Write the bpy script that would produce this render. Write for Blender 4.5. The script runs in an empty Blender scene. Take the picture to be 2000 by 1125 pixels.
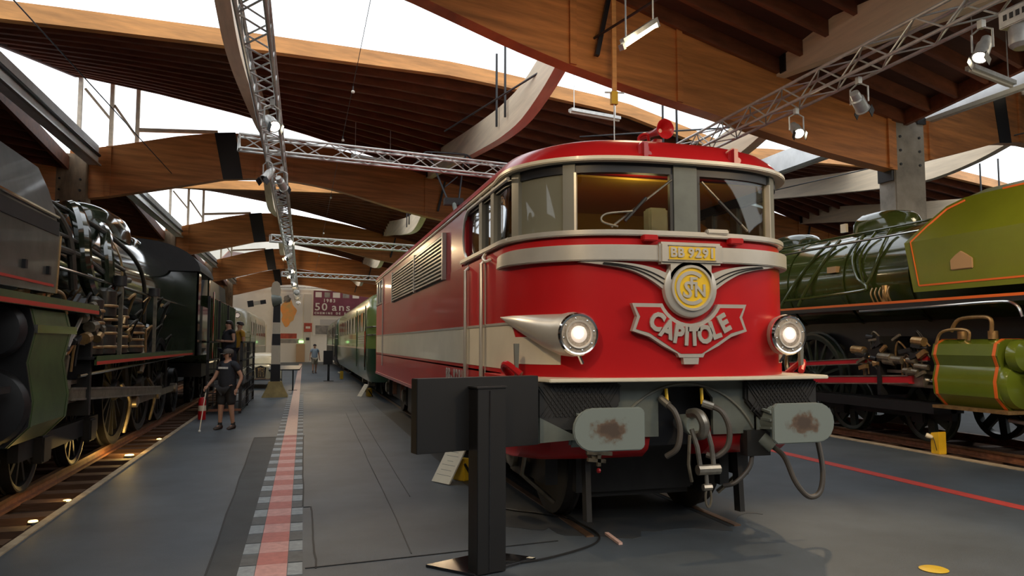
import bpy, bmesh, math, random
import numpy as np
from mathutils import Vector, Matrix
random.seed(7)
S = bpy.context.scene
COL = S.collection
# ---------------------------------------------------------------- camera, sky, lights, exposure
cam_d = bpy.data.cameras.new('camera'); cam = bpy.data.objects.new('camera', cam_d); COL.objects.link(cam)
cam_d.sensor_width = 36.0; cam_d.lens = 36.0*1450/2000; cam_d.clip_end = 300; cam_d.clip_start = .05
cam.location = (0, 0, 1.75)
cam.rotation_euler = (math.radians(90+4.2007), 0, math.radians(-15.639))
S.camera = cam
W = bpy.data.worlds.new('overcast_sky'); S.world = W; W.use_nodes = True
_bg = W.node_tree.nodes['Background']; _bg.inputs[0].default_value = (.93, .97, 1, 1); _bg.inputs[1].default_value = 2.15
S.view_settings.view_transform = 'Standard'; S.view_settings.look = 'None'
S.view_settings.exposure = 0.0; S.view_settings.gamma = 1.0; S.view_settings.use_curve_mapping = False

# ---------------------------------------------------------------- materials
MATS = {}
def mat(name, col, rough=.5, metal=0., noise=None, bump=None, spec=.5, coat=0., emit=None, stretch=(1,1,1), alt=None):
    """principled material; noise=(scale, amount) mottles the colour (towards alt if given), bump=(scale, strength)"""
    m = bpy.data.materials.new(name); m.use_nodes = True; nt = m.node_tree; b = nt.nodes['Principled BSDF']
    c = (*col, 1)
    b.inputs['Base Color'].default_value = c; b.inputs['Roughness'].default_value = rough
    b.inputs['Metallic'].default_value = metal; b.inputs['Specular IOR Level'].default_value = spec
    b.inputs['Coat Weight'].default_value = coat; b.inputs['Coat Roughness'].default_value = .06
    if emit: b.inputs['Emission Color'].default_value = (*emit[0], 1); b.inputs['Emission Strength'].default_value = emit[1]
    if noise or bump:
        tc = nt.nodes.new('ShaderNodeTexCoord'); mp = nt.nodes.new('ShaderNodeMapping'); mp.inputs['Scale'].default_value = stretch
        nt.links.new(tc.outputs['Object'], mp.inputs[0])
    if noise:
        n = nt.nodes.new('ShaderNodeTexNoise'); n.inputs['Scale'].default_value = noise[0]; n.inputs['Detail'].default_value = 5; n.inputs['Roughness'].default_value = .62
        nt.links.new(mp.outputs[0], n.inputs[0])
        r = nt.nodes.new('ShaderNodeValToRGB'); r.color_ramp.elements[0].position = .3; r.color_ramp.elements[1].position = .7
        a = noise[1]; lo = alt if alt else tuple(v*(1-a) for v in col); hi = tuple(min(1, v*(1+a*.6)) for v in col)
        r.color_ramp.elements[0].color = (*lo, 1); r.color_ramp.elements[1].color = (*hi, 1)
        nt.links.new(n.outputs[0], r.inputs[0]); nt.links.new(r.outputs[0], b.inputs['Base Color'])
    if bump:
        n2 = nt.nodes.new('ShaderNodeTexNoise'); n2.inputs['Scale'].default_value = bump[0]; n2.inputs['Detail'].default_value = 4
        nt.links.new(mp.outputs[0], n2.inputs[0])
        bp = nt.nodes.new('ShaderNodeBump'); bp.inputs['Strength'].default_value = bump[1]; bp.inputs['Distance'].default_value = .02
        nt.links.new(n2.outputs[0], bp.inputs['Height']); nt.links.new(bp.outputs[0], b.inputs['Normal'])
    MATS[name] = m; return m
def glassmat(name, tint, mixfac, rough=.02, body=None):
    """thin pane: transparent (tint) mixed with a glossy reflection; body=(colour, share) adds a milky share"""
    m = bpy.data.materials.new(name); m.use_nodes = True; nt = m.node_tree; out = nt.nodes['Material Output']; nt.nodes.remove(nt.nodes['Principled BSDF'])
    t = nt.nodes.new('ShaderNodeBsdfTransparent'); t.inputs[0].default_value = (*tint, 1)
    g = nt.nodes.new('ShaderNodeBsdfGlossy'); g.inputs[0].default_value = (1, 1, 1, 1); g.inputs['Roughness'].default_value = rough
    x = nt.nodes.new('ShaderNodeMixShader'); x.inputs[0].default_value = mixfac
    nt.links.new(t.outputs[0], x.inputs[1]); nt.links.new(g.outputs[0], x.inputs[2]); last = x
    if body:
        d = nt.nodes.new('ShaderNodeBsdfDiffuse'); d.inputs[0].default_value = (*body[0], 1)
        y = nt.nodes.new('ShaderNodeMixShader'); y.inputs[0].default_value = body[1]
        nt.links.new(x.outputs[0], y.inputs[1]); nt.links.new(d.outputs[0], y.inputs[2]); last = y
    nt.links.new(last.outputs[0], out.inputs[0]); MATS[name] = m; return m

glulam = mat('glulam', (.55, .21, .058), .5, noise=(1.6, .45), bump=(3, .12), stretch=(.35, .35, 5))
palewood = mat('palewood', (.80, .66, .48), .55, noise=(1.8, .2), bump=(4, .1), stretch=(3, .25, 4))
fasciawood = mat('fasciawood', (.68, .31, .09), .5, noise=(1.5, .35), stretch=(.3, 2, 5))
joistwood = mat('joistwood', (.19, .06, .027), .6, noise=(2, .4), stretch=(.3, 3, 3))
panelwood = mat('panelwood', (.085, .028, .017), .7, noise=(1.2, .35), stretch=(.4, 3, 3))
colwood = mat('colwood', (.24, .165, .10), .75, noise=(3, .4), bump=(10, .2), stretch=(2, 2, .6))
concrete = mat('concrete', (.27, .25, .22), .8, noise=(3, .3), bump=(14, .2))
blackpl = mat('blackpl', (.012, .012, .014), .45)
asphalt = mat('asphalt', (.068, .082, .094), .55, noise=(.9, .35), bump=(160, .25))
asphalt_dk = mat('asphalt_dk', (.042, .046, .048), .7, noise=(2, .3), bump=(160, .3))
seammat = mat('seammat', (.012, .012, .012), .7)
pinkA = mat('pinkA', (.60, .30, .27), .65, noise=(14, .2)); pinkB = mat('pinkB', (.48, .15, .13), .65, noise=(14, .2))
salmon = mat('salmon', (.62, .40, .32), .6, noise=(8, .12))
greyA = mat('greyA', (.30, .33, .34), .7, noise=(12, .25)); greyB = mat('greyB', (.10, .105, .105), .7, noise=(12, .25))
redline = mat('redline', (.55, .05, .035), .6, noise=(9, .15))
kerbm = mat('kerbm', (.42, .33, .22), .75, noise=(6, .35))
ballast = mat('ballast', (.075, .04, .022), .85, noise=(5, .6), bump=(18, .9))
sleeperm = mat('sleeperm', (.085, .04, .02), .8, noise=(5, .5), bump=(12, .5), stretch=(.4, 4, 4))
rust = mat('rust', (.22, .09, .045), .6, noise=(8, .5)); railtop = mat('railtop', (.30, .17, .10), .35, metal=.7, noise=(5, .4))
whitewall = mat('whitewall', (.74, .70, .60), .8, noise=(.6, .12)); darkwall = mat('darkwall', (.03, .022, .018), .8)
alum = mat('alum', (.60, .60, .57), .4, metal=.45, noise=(9, .2)); steel = mat('steel', (.36, .33, .28), .35, metal=.8, noise=(6, .35))
oldsteel = mat('oldsteel', (.22, .19, .14), .42, metal=.6, noise=(8, .5)); chrome = mat('chrome', (.75, .73, .68), .12, metal=1)
whitepaint = mat('whitepaint', (.80, .83, .84), .55, noise=(2, .15))
skyglass = glassmat('skyglass', (.97, .985, 1), .03)
def lampmat(name, col, s): return mat(name, (.8, .8, .8), .4, emit=(col, s))
glow = lampmat('glow', (1, .86, .6), 30); tubeglow = lampmat('tubeglow', (1, .88, .62), 14); floorglow = lampmat('floorglow', (1, .7, .18), 4)
yellow = mat('yellow', (.75, .46, .02), .45, noise=(6, .12))

# ---------------------------------------------------------------- mesh builder
class MB:
    def __init__(s): s.v = []; s.f = []
    def add(s, vs, fs):
        o = len(s.v); s.v += [tuple(map(float, p)) for p in vs]; s.f += [tuple(i+o for i in f) for f in fs]; return s
    def bx(s, x0, x1, y0, y1, z0, z1):
        return s.add([(x0,y0,z0),(x1,y0,z0),(x1,y1,z0),(x0,y1,z0),(x0,y0,z1),(x1,y0,z1),(x1,y1,z1),(x0,y1,z1)],
                     [(3,2,1,0),(4,5,6,7),(0,1,5,4),(1,2,6,5),(2,3,7,6),(3,0,4,7)])
    def obx(s, c, ax, ay, az):
        """oriented box: centre, three half-axis vectors"""
        c, ax, ay, az = map(Vector, (c, ax, ay, az)); vs = []
        for k in (-1, 1):
            for a, b in ((-1,-1),(1,-1),(1,1),(-1,1)): vs.append(c+ax*a+ay*b+az*k)
        return s.add(vs, [(3,2,1,0),(4,5,6,7),(0,1,5,4),(1,2,6,5),(2,3,7,6),(3,0,4,7)])
    def bar(s, p, q, w, h, upv=(0,0,1)):
        """rectangular bar from p to q"""
        p, q = Vector(p), Vector(q); d = q-p; L = d.length; d.normalize(); u = Vector(upv)
        if abs(d.dot(u)) > .95: u = Vector((1,0,0)) if abs(d.x) < .9 else Vector((0,1,0))
        sd = d.cross(u).normalized(); u = sd.cross(d).normalized()
        return s.obx((p+q)/2, sd*w/2, d*L/2, u*h/2)
    def tube(s, pts, r, n=8, closed=False, caps=True):
        pts = [Vector(p) for p in pts]; m = len(pts); rs = r if isinstance(r, (list, tuple)) else [r]*m; rows = []; prev = None
        for i in range(m):
            a = pts[i-1] if (i or closed) else pts[0]; b = pts[(i+1) % m] if (i < m-1 or closed) else pts[-1]
            t = (b-a); t = t.normalized() if t.length > 1e-9 else Vector((0,0,1))
            if prev is None:
                u = Vector((0,0,1)) if abs(t.z) < .9 else Vector((1,0,0)); u = (u - t*u.dot(t)).normalized()
            else:
                u = prev - t*prev.dot(t); u = u.normalized() if u.length > 1e-6 else t.orthogonal().normalized()
            prev = u; w = t.cross(u)
            rows.append([pts[i]+(u*math.cos(2*math.pi*k/n)+w*math.sin(2*math.pi*k/n))*rs[i] for k in range(n)])
        vs = [p for row in rows for p in row]; fs = []
        for i in range(m if closed else m-1):
            j = (i+1) % m
            for k in range(n): fs.append((i*n+k, i*n+(k+1) % n, j*n+(k+1) % n, j*n+k))
        if caps and not closed: fs += [tuple(range(n-1, -1, -1)), tuple(range((m-1)*n, m*n))]
        return s.add(vs, fs)
    def cyl(s, p, q, r, n=16, r2=None): return s.tube([p, q], [r, r if r2 is None else r2], n)
    def lathe(s, prof, o, d, n=24, u=None, ring=False):
        """revolve (radius, distance along d) profile about the axis through o along d"""
        o, d = Vector(o), Vector(d).normalized(); u = d.orthogonal().normalized() if u is None else Vector(u); w = d.cross(u); m = len(prof)
        vs = [o+d*h+(u*math.cos(2*math.pi*k/n)+w*math.sin(2*math.pi*k/n))*max(r, 1e-4) for r, h in prof for k in range(n)]
        fs = [(i*n+k, i*n+(k+1) % n, (i+1)*n+(k+1) % n, (i+1)*n+k) for i in range(m-1) for k in range(n)]
        if ring: return s.add(vs, fs+[((m-1)*n+k, (m-1)*n+(k+1) % n, (k+1) % n, k) for k in range(n)])
        return s.add(vs, fs + [tuple(range(n-1, -1, -1)), tuple(range((m-1)*n, m*n))])
    def prism(s, poly, fn0, fn1):
        """polygon in 2D mapped by fn0 and fn1 to its two faces"""
        n = len(poly)
        return s.add([fn0(*p) for p in poly]+[fn1(*p) for p in poly],
                     [tuple(range(n-1, -1, -1)), tuple(range(n, 2*n))]+[(i, (i+1) % n, n+(i+1) % n, n+i) for i in range(n)])
    def px(s, poly, x0, x1): return s.prism(poly, lambda a, b: (x0, a, b), lambda a, b: (x1, a, b))
    def py(s, poly, y0, y1): return s.prism(poly, lambda a, b: (a, y0, b), lambda a, b: (a, y1, b))
    def pz(s, poly, z0, z1): return s.prism(poly, lambda a, b: (a, b, z0), lambda a, b: (a, b, z1))
    def grid(s, rows, closed=False, cap=False):
        m, n = len(rows), len(rows[0]); vs = [p for r in rows for p in r]
        fs = [(i*n+k, i*n+(k+1) % n, (i+1)*n+(k+1) % n, (i+1)*n+k) for i in range(m-1) for k in range(n if closed else n-1)]
        if cap: fs += [tuple(range(n-1, -1, -1)), tuple(range((m-1)*n, m*n))]
        return s.add(vs, fs)
    def sphere(s, c, r, n=12, sc=(1,1,1)):
        m = n//2+1; c = Vector(c)
        rows = [[(c.x+r*sc[0]*math.sin(math.pi*i/(m-1))*math.cos(2*math.pi*k/n), c.y+r*sc[1]*math.sin(math.pi*i/(m-1))*math.sin(2*math.pi*k/n), c.z-r*sc[2]*math.cos(math.pi*i/(m-1))) for k in range(n)] for i in range(m)]
        return s.grid(rows, closed=True)
    def build(s, name, m, parent=None, smooth=True, bevel=0, **tags):
        me = bpy.data.meshes.new(name); o0 = Vector((0,0,0))
        if parent is not None: o0 = ORIG.get(parent.name, Vector((0,0,0)))
        me.from_pydata([(a-o0.x, b-o0.y, c-o0.z) for a, b, c in s.v], [], s.f)
        bm = bmesh.new(); bm.from_mesh(me); bmesh.ops.remove_doubles(bm, verts=bm.verts, dist=1e-5)
        bmesh.ops.recalc_face_normals(bm, faces=bm.faces)
        if bevel: bmesh.ops.bevel(bm, geom=[e for e in bm.edges if len(e.link_faces) == 2 and e.calc_face_angle(0) > .6], offset=bevel, segments=2, affect='EDGES', clamp_overlap=True)
        for f in bm.faces: f.smooth = smooth
        for e in bm.edges:
            if len(e.link_faces) == 2 and e.calc_face_angle(0) > .62: e.smooth = False
        bm.to_mesh(me); bm.free()
        me.materials.append(m); o = bpy.data.objects.new(name, me); COL.objects.link(o)
        if parent is not None: o.parent = parent; ORIG[o.name] = o0
        tag(o, **tags); return o
ORIG = {}
def tag(o, label=None, cat=None, group=None, kind=None):
    if label: o['label'] = label
    if cat: o['category'] = cat
    if group: o['group'] = group
    if kind: o['kind'] = kind
def thing(name, loc, label, cat, group=None):
    o = bpy.data.objects.new(name, None); o.empty_display_size = .1; COL.objects.link(o); o.location = loc; ORIG[o.name] = Vector(loc); tag(o, label, cat, group); return o
def struct(name, mb, m, parent=None, **k): return mb.build(name, m, parent, kind=None if parent else 'structure', **k)
def dup(root, loc, rotz=None, label=None, parent=None, group=None):
    c = root.copy(); COL.objects.link(c); c.parent = parent
    if loc is not None: c.location = loc
    if rotz is not None: c.rotation_euler = (0, 0, rotz)
    if label: c['label'] = label
    if group: c['group'] = group
    for ch in root.children: dup(ch, None, None, None, c)
    return c
def shared(o, name, loc, parent=None, rot=None):
    """another piece with the same mesh, offset by loc"""
    c = o.copy(); c.name = name; COL.objects.link(c); c.parent = parent if parent else o.parent; c.location = loc
    if rot: c.rotation_euler = rot
    return c
def text(name, body, size, M, m, parent, depth=.01, bold=0., align='CENTER', sx=1., space=1.):
    cu = bpy.data.curves.new('t', 'FONT'); cu.body = body; cu.size = size; cu.extrude = depth; cu.offset = bold; cu.align_x = align; cu.align_y = 'CENTER'; cu.space_character = space
    cu.resolution_u = 3
    t = bpy.data.objects.new('t', cu); COL.objects.link(t); bpy.context.view_layer.update()
    me = bpy.data.meshes.new_from_object(t.evaluated_get(bpy.context.evaluated_depsgraph_get())); bpy.data.objects.remove(t); bpy.data.curves.remove(cu)
    me.transform(Matrix.Diagonal((sx, 1, 1, 1))); o0 = ORIG.get(parent.name, Vector((0,0,0))) if parent else Vector((0,0,0))
    me.transform(Matrix.Translation(-o0) @ M); me.materials.clear(); me.materials.append(m)
    o = bpy.data.objects.new(name, me); COL.objects.link(o); o.parent = parent
    if parent: ORIG[o.name] = o0
    return o
def facing_front(x, y, z, roll=0):   # text standing upright, read from -Y
    return Matrix.Translation((x, y, z)) @ Matrix.Rotation(math.pi/2, 4, 'X') @ Matrix.Rotation(roll, 4, 'Z')
def facing_left(x, y, z):            # text on a wall facing -X, read from -X
    return Matrix.Translation((x, y, z)) @ Matrix.Rotation(-math.pi/2, 4, 'Z') @ Matrix.Rotation(math.pi/2, 4, 'X')
def spline(pts, n=8):
    """Catmull-Rom through the points"""
    P = [Vector(p) for p in pts]; out = []
    for i in range(len(P)-1):
        a, b, c, d = P[max(i-1, 0)], P[i], P[i+1], P[min(i+2, len(P)-1)]
        for k in range(n):
            t = k/n; out.append(.5*((2*b)+(c-a)*t+(2*a-5*b+4*c-d)*t*t+(3*b-a-3*c+d)*t**3))
    return out+[P[-1]]
def spot(name, loc, target, power, col=(1, .76, .46), ang=50, size=.06, blend=.6):
    l = bpy.data.lights.new(name, 'SPOT'); l.energy = power; l.color = col; l.spot_size = math.radians(ang); l.spot_blend = blend; l.shadow_soft_size = size
    o = bpy.data.objects.new(name, l); COL.objects.link(o); o.location = loc
    o.rotation_euler = (Vector(target)-Vector(loc)).to_track_quat('-Z', 'Y').to_euler(); return o
# ---------------------------------------------------------------- hall: frames stand askew to the tracks
TS = math.tan(math.radians(15)); Y0 = 9.7; BAY = 14.4; PER = 18.6
def FP(X, Yk, z): return (X, Yk+TS*X, z)
_bot = [(-6.2,5.62),(-5.6,5.70),(-4.7,5.95),(-3.8,6.2),(-3,6.43),(-2.36,6.62),(-1.3,6.76),(-.5,6.78),(.4,6.71),(1.25,6.58),(2.1,6.40),(2.94,6.22),(3.84,6.07),(4.82,5.95),(5.9,5.85),(7.06,5.75),(8.35,5.62),(9.8,5.5),(11.4,5.43),(12.4,5.41)]
_top = [(-6.2,6.95),(-5.6,7.1),(-4.9,7.31),(-3.6,7.73),(-2.9,7.9),(-2.2,8.03),(-1.3,8.11),(-.6,8.11),(.8,7.97),(1.9,7.84),(3.6,7.57),(4.84,7.31),(5.9,7.2),(7.1,7.06),(8.4,6.88),(9.8,6.73),(11.4,6.54),(12.4,6.47)]
def ip(T, x): return float(np.interp(x, [p[0] for p in T], [p[1] for p in T]))
_zf = [(-6.2,7.35),(-5,7.5),(-1.5,7.78),(3.4,8.1),(8,8.0),(12.4,7.3)]
_ze = [(-6.2,9.25),(-4.7,9.13),(-3,9.0),(0,8.48),(3.4,7.8),(4.8,7.4),(7,7.15),(8.4,6.97),(9.8,6.82),(12.4,6.6)]
def wave(T, X, j): return ip(T, X-PER*j)
def panel_z(X, w, j): return (1-w)*wave(_zf, X, j)+w*wave(_ze, X, j)
FD = 6.0     # the boarded part of each bay starts this far behind its frame
# floor: walkway slabs and two sunken track beds
struct('floor', MB().bx(-2.36, 9.48, -9, 70, -.3, 0), asphalt)
struct('floor', MB().bx(-24, -5.5, -9, 70, -.3, -.02), asphalt_dk); struct('floor', MB().bx(12.5, 34, -9, 78, -.3, -.02), asphalt_dk)
struct('wall_far', MB().prism([(-25,-.3),(34,-.3),(34,11),(-25,11)], lambda a,b: FP(a, 69.3, b), lambda a,b: FP(a, 69.8, b)), whitewall)
struct('wall_left', MB().bx(-24.5, -24, -9, 72, -.3, 7.5), darkwall); struct('wall_right', MB().bx(34, 34.5, -9, 80, -.3, 7.5), darkwall)
struct('wall_back', MB().bx(-24.5, 34.5, -9.5, -9, -.3, 7.5), darkwall)
for nm, xc in (('left', -3.78), ('right', 10.9)):
    x0, x1 = (-5.5, -2.44) if nm == 'left' else (9.65, 12.5)
    bed = struct('track_bed', MB().bx(x0, x1, -6, 69, -.3, -.10), ballast)
    sl = MB().bx(x0+.05, x1-.05, -.12, .12, -.12, -.025).build('sleeper', sleeperm, bed, bevel=.01)
    for i in range(58):
        y = 5.2+i*.62
        o = sl if i == 0 else shared(sl, 'sleeper', (0, 0, 0)); o.location = (random.uniform(-.03, .03), y, random.uniform(-.012, .008)); o.rotation_euler = (0, 0, random.uniform(-.02, .02))
    for sgn in (-1, 1):
        xr = xc+sgn*.755
        r = struct('track_rail', MB().px([(-6,-.03),(69,-.03),(69,.0),(-6,.0)], xr-.065, xr+.065).bx(xr-.012, xr+.012, -6, 69, 0, .07), rust)
        MB().bx(xr-.036, xr+.036, -6, 69, .07, .105).build('rail_head', railtop, r)
    kx = -2.44 if nm == 'left' else 9.48
    struct('kerb', MB().bx(kx, kx+(.08 if nm == 'left' else .17), -6, 69, -.3, .012), kerbm)
# rails of the middle road lie flush in the floor
for sgn in (-1, 1):
    xr = 3.28+sgn*.755
    r = struct('flush_rail', MB().bx(xr-.036, xr+.036, 6.4, 66, 0, .012), railtop)
    MB().bx(xr+sgn*-.10, xr+sgn*-.04, 6.4, 66, 0, .006).build('flange_groove', seammat, r)
# painted guide line with its grey side blocks
struct('oily_shade_patch', MB().pz([(1.95,22)]+[(3.28+1.32*math.cos(t)+.1*math.sin(9*t), 7.5-1.15*abs(math.sin(t))**.6+.12*math.sin(7*t)+.06*math.sin(17*t)) for t in [math.pi+math.pi*i/40 for i in range(41)]]+[(4.6,22)], 0, .003), mat('oilshade', (.032,.032,.031), .5, noise=(2.2,.5), alt=(.05,.053,.056)))  # oil stain at the nose; further back the dark paints shade under the engine
gl = struct('guide_line', MB().bx(-.322, -.09, 26, 64, 0, .004), salmon)
y = 4.6; i = 0
while y < 26:
    L = .34; lt = i % 2 == 0
    far = y > 14.5
    MB().bx(-.322, -.09, y, y+L-.004, 0, .005).build('paving_block', salmon if far else (pinkA if lt else pinkB), gl)
    MB().bx(-.45, -.327, y+.01, y+L-.012, 0, .004).build('paving_block', greyA if lt else greyB, gl)
    MB().bx(-.085, .025, y+.02, y+L-.012, 0, .004).build('paving_block', greyA if lt else greyB, gl)
    y += L; i += 1
struct('red_floor_line', MB().bx(7.28, 7.47, 2, 60, 0, .004), redline)
pt = struct('floor_patch', MB().pz([(-.64,3.9),(-.45,3.9),(-.45,14.6),(-.84,14.6)], 0, .003), asphalt_dk)
for a, b in (((-.64,4),(-.84,14.6)), ((-.84,14.6),(.06,14.65)), ((.03,14.6),(.03,8.4)), ((.03,8.35),(.11,8.35)), ((.11,8.35),(.13,6.1)), ((.05,6.12),(2.2,6.35)), ((.9,6.3),(1.05,19)), ((1.2,8.6),(1.45,24))):
    dark = a[0] < .8 or b[0] > 2
    P = [Vector((a[0]+(b[0]-a[0])*t/10+random.uniform(-.008,.008), a[1]+(b[1]-a[1])*t/10, .004)) for t in range(11)]
    m_ = MB()
    for p, q in zip(P, P[1:]): m_.bar(p, q, .016 if dark else .01, .004)
    m_.build('joint', seammat if dark else asphalt_dk, pt)

# columns, beams, ceiling panels, skylights
wn = [0]
def window(mb_list, nm='pane'):
    wn[0] += 1; w = bpy.data.objects.new('window_%d' % wn[0], None); COL.objects.link(w); w['kind'] = 'structure'; ORIG[w.name] = Vector((0,0,0))
    for mb in mb_list: mb.build(nm, skyglass, w)
    return w
XS = lambda a, b, n: [a+(b-a)*i/n for i in range(n+1)]
for k in range(-1, 5):
    Yk = Y0+BAY*k
    for j in (-1, 0, 1):
        o = PER*j; xs = XS(-6.2, 12.4, 44); w = .15
        if k >= 0:
            rows = []
            for sgn_z, dy in ((_bot, -w), (_bot, w), (_top, w), (_top, -w)):
                rows.append([FP(x+o, Yk+dy, ip(sgn_z, x)) for x in xs])
            b = struct('roof_beam', MB().grid([list(c) for c in zip(*rows)], closed=True, cap=True), glulam)
            if j == 0 or j == 1:
                x0 = o-2.52   # strap, leaning with the curve
                MB().prism([(x0-.15,ip(_top,x0-o-.15)+.02),(x0+.42,ip(_top,x0-o+.42)+.02),(x0+.66,ip(_bot,x0-o+.66)-.02),(x0+.12,ip(_bot,x0-o+.12)-.02)], lambda a,c: FP(a,Yk-w-.012,c), lambda a,c: FP(a,Yk-w,c)).build('strap', blackpl, b)
                for xb in (-5.3, -1.45, -.5, 3.95, 6.1, 11.85):
                    MB().prism([(xb+o-.06,ip(_bot,xb)+.01),(xb+o+.06,ip(_bot,xb)+.01),(xb+o+.06,ip(_top,xb)-.01),(xb+o-.06,ip(_top,xb)-.01)], lambda a,c: FP(a,Yk-w-.05,c), lambda a,c: FP(a,Yk-w,c)).build('batten', glulam, b)
                # hanging steel strut on the beam face
                MB().bar(FP(4.6+o, Yk-w-.12, 7.3), FP(4.35+o, Yk-w-.12, 6.25), .07, .07).build('tie_rod', blackpl, b)
    # columns
        if j < 2 and k >= 0:
            cx = o-6.15
            mc = colwood if j < 1 else concrete
            c = struct('column', MB().bx(cx-.4, cx+.4, Yk+TS*cx-.24, Yk+TS*cx+.24, -.3, 6.85 if j < 1 else 6.5), mc, bevel=.02)
            MB().bx(cx+.2, cx+.42, Yk+TS*cx-.28, Yk+TS*cx-.2, 6.8 if j < 1 else 6.45, 7.0 if j < 1 else 6.6).build('bearing_shoe', blackpl, c)
            for zq in (5.55, 5.85, 6.15):
                for xq in (-.25, .25): MB().cyl((cx+xq, Yk+TS*cx-.26, zq), (cx+xq, Yk+TS*cx-.23, zq), .03, 8).build('bolt', blackpl, c)
            MB().bx(cx-.46, cx-.40, Yk+TS*cx-.2, Yk+TS*cx+.2, 5.2, 6.35).build('bracket_plate', blackpl, c)
    # boarded panels with joists
        if k <= 3:
            Yn = Yk+BAY
            def pz_(x, w, dz=0): return FP(x, Yk+FD+(BAY-FD)*w, panel_z(x, w, j)+dz)
            xs = XS(-6.2+o, 12.4+o, 18); ws = XS(0, 1, 10)
            m_ = MB(); up = [[pz_(x, w, .12) for x in xs] for w in ws]; lo = [[pz_(x, w, .08) for x in xs] for w in ws]
            m_.grid(lo); m_.grid([r[::-1] for r in up])
            pan = struct('ceiling', m_, panelwood)
            # fascia board along the open edge
            f = [[FP(x, Yk+FD+dy, panel_z(x, 0, j)+dz) for dy, dz in ((-.09,-.20),(.09,-.20),(.09,.13),(-.09,.13))] for x in xs]
            MB().grid(f, closed=True, cap=True).build('fascia_board', fasciawood, pan)
            nj = 12 if k < 2 else 9
            for q in range(1, nj+1):
                w0 = q/(nj+.3); dj = .045
                jx = xs[::2]
                r = []
                for x in jx:
                    a = pz_(x, w0); r.append([(a[0],a[1]-dj,a[2]-.19),(a[0],a[1]+dj,a[2]-.19),(a[0],a[1]+dj,a[2]+.08),(a[0],a[1]-dj,a[2]+.08)])
                MB().grid(r, closed=True, cap=True).build('joist', joistwood, pan)
            for xe in (-6.15+o, 12.36+o):
                MB().grid([[(p[0]-.05,p[1],p[2]-.22),(p[0]+.05,p[1],p[2]-.22),(p[0]+.05,p[1],p[2]+.14),(p[0]-.05,p[1],p[2]+.14)] for p in [pz_(xe, w_) for w_ in ws]], closed=True, cap=True).build('edge_board', joistwood, pan)
            # glazing between the frame and the fascia, and above the far frame
            ps = []
            for x0, x1 in zip(XS(-6.2+o, 12.4+o, 6), XS(-6.2+o, 12.4+o, 6)[1:]):
                r = [[FP(x, Yk+.17, wave(_top, x, j)+.03+dz), FP(x, Yk+FD-.1, panel_z(x, 0, j)+.13+dz)] for dz in (0,) for x in XS(x0+.01, x1-.01, 4)]
                ps.append(MB().grid(r))
            if j >= 0: window(ps)
            else:   # the left aisle is roofed over
                for q in ps: q.build('roof_board', panelwood, pan)
            if j in (0, 1):
                ps = []
                for x0, x1 in ((-6.1,-5.35),(-5.25,-4.72),(-4.62,-3),(-3,-1.5),(-1.5,0),(0,1.5),(1.5,3),(3,4.2)):
                    ps.append(MB().grid([[FP(x+o, Yn+.05, ip(_top, x)+.01), FP(x+o, Yn+.05, ip(_ze, x)+.05)] for x in XS(x0, x1, 3)]))
                wd = window(ps)
                def wbar(a, c, b_, d_, t=.09): MB().bar(FP(a+o, Yn-.02, c), FP(b_+o, Yn-.02, d_), t, t).build('mullion', palewood, wd)  # bars take pale wood to stand in for overexposed light on them
                for xq in (-6.05, -5.3, -4.67): wbar(xq, ip(_top, max(xq,-6))-.05, xq, ip(_ze, xq)+.02, .1)
                wbar(-5.95, 8.75, -5.3, 7.95, .06); wbar(-5.25, 8.4, -4.7, 7.6, .06)
                wbar(-4.65, 7.78, -2.6, 8.02, .1)
                # side glazing in the step between the two roofs
                window([MB().grid([[(-6.0+o, Yk+FD+(BAY-FD)*t+TS*(-6.0+o), 7.15), (-6.0+o, Yk+FD+(BAY-FD)*t+TS*(-6.0+o), panel_z(-6.0+o, t, j)+.02)] for t in XS(0, 1, 4)])])
            # curved longitudinal beams, sagging from frame to frame
            for xb, dz in ((-1.2, .42), (4.05, 0), (8.6, -.62)):
                x = xb+o; base = ip(_top, xb)-.05
                prof = [(.16, 6.45+dz),(1.2,6.2+dz),(2.6,6.03+dz),(4,6.08+dz),(5.5,6.24+dz),(8,6.56+dz),(11,6.98+dz),(BAY+.3, base)]
                pr = spline([(a, b_, 0) for a, b_ in prof], 3)
                r = [[(x-.11, Yk+TS*x+p.x, p.y),(x+.11, Yk+TS*x+p.x, p.y),(x+.11, Yk+TS*x+p.x, p.y+.68),(x-.11, Yk+TS*x+p.x, p.y+.68)] for p in pr]
                lb = struct('curved_beam', MB().grid(r, closed=True, cap=True), palewood)
                yy = Yk+TS*x+BAY-.42
                MB().bx(x-.14, x-.10, yy-.06, yy+.1, base-.05, base+.62).build('bracket_plate', blackpl, lb)
                if k < 2:
                    for dy in (3.6, 4.3): MB().bx(x-.19, x-.15, Yk+TS*x+dy-.02, Yk+TS*x+dy+.02, 6.35+dz, 7.95).build('hanger_rod', blackpl, lb)
            if j in (0, 1):
                x = -5.62+o
                g = struct('gutter_beam', MB().bx(x-.12, x+.12, Yk+TS*x+1, Yk+TS*x+BAY-.3, 6.58, 7.12), whitepaint)
                MB().tube([(x+.15, Yk+TS*x+1, 6.84), (x+.15, Yk+TS*x+BAY-.35, 6.84)], .045, 8).build('drain_pipe', blackpl, g)
                MB().bx(x+.12, x+.2, Yk+TS*x+1, Yk+TS*x+BAY-.3, 6.56, 6.6).build('edge_strip', alum, g)
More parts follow.
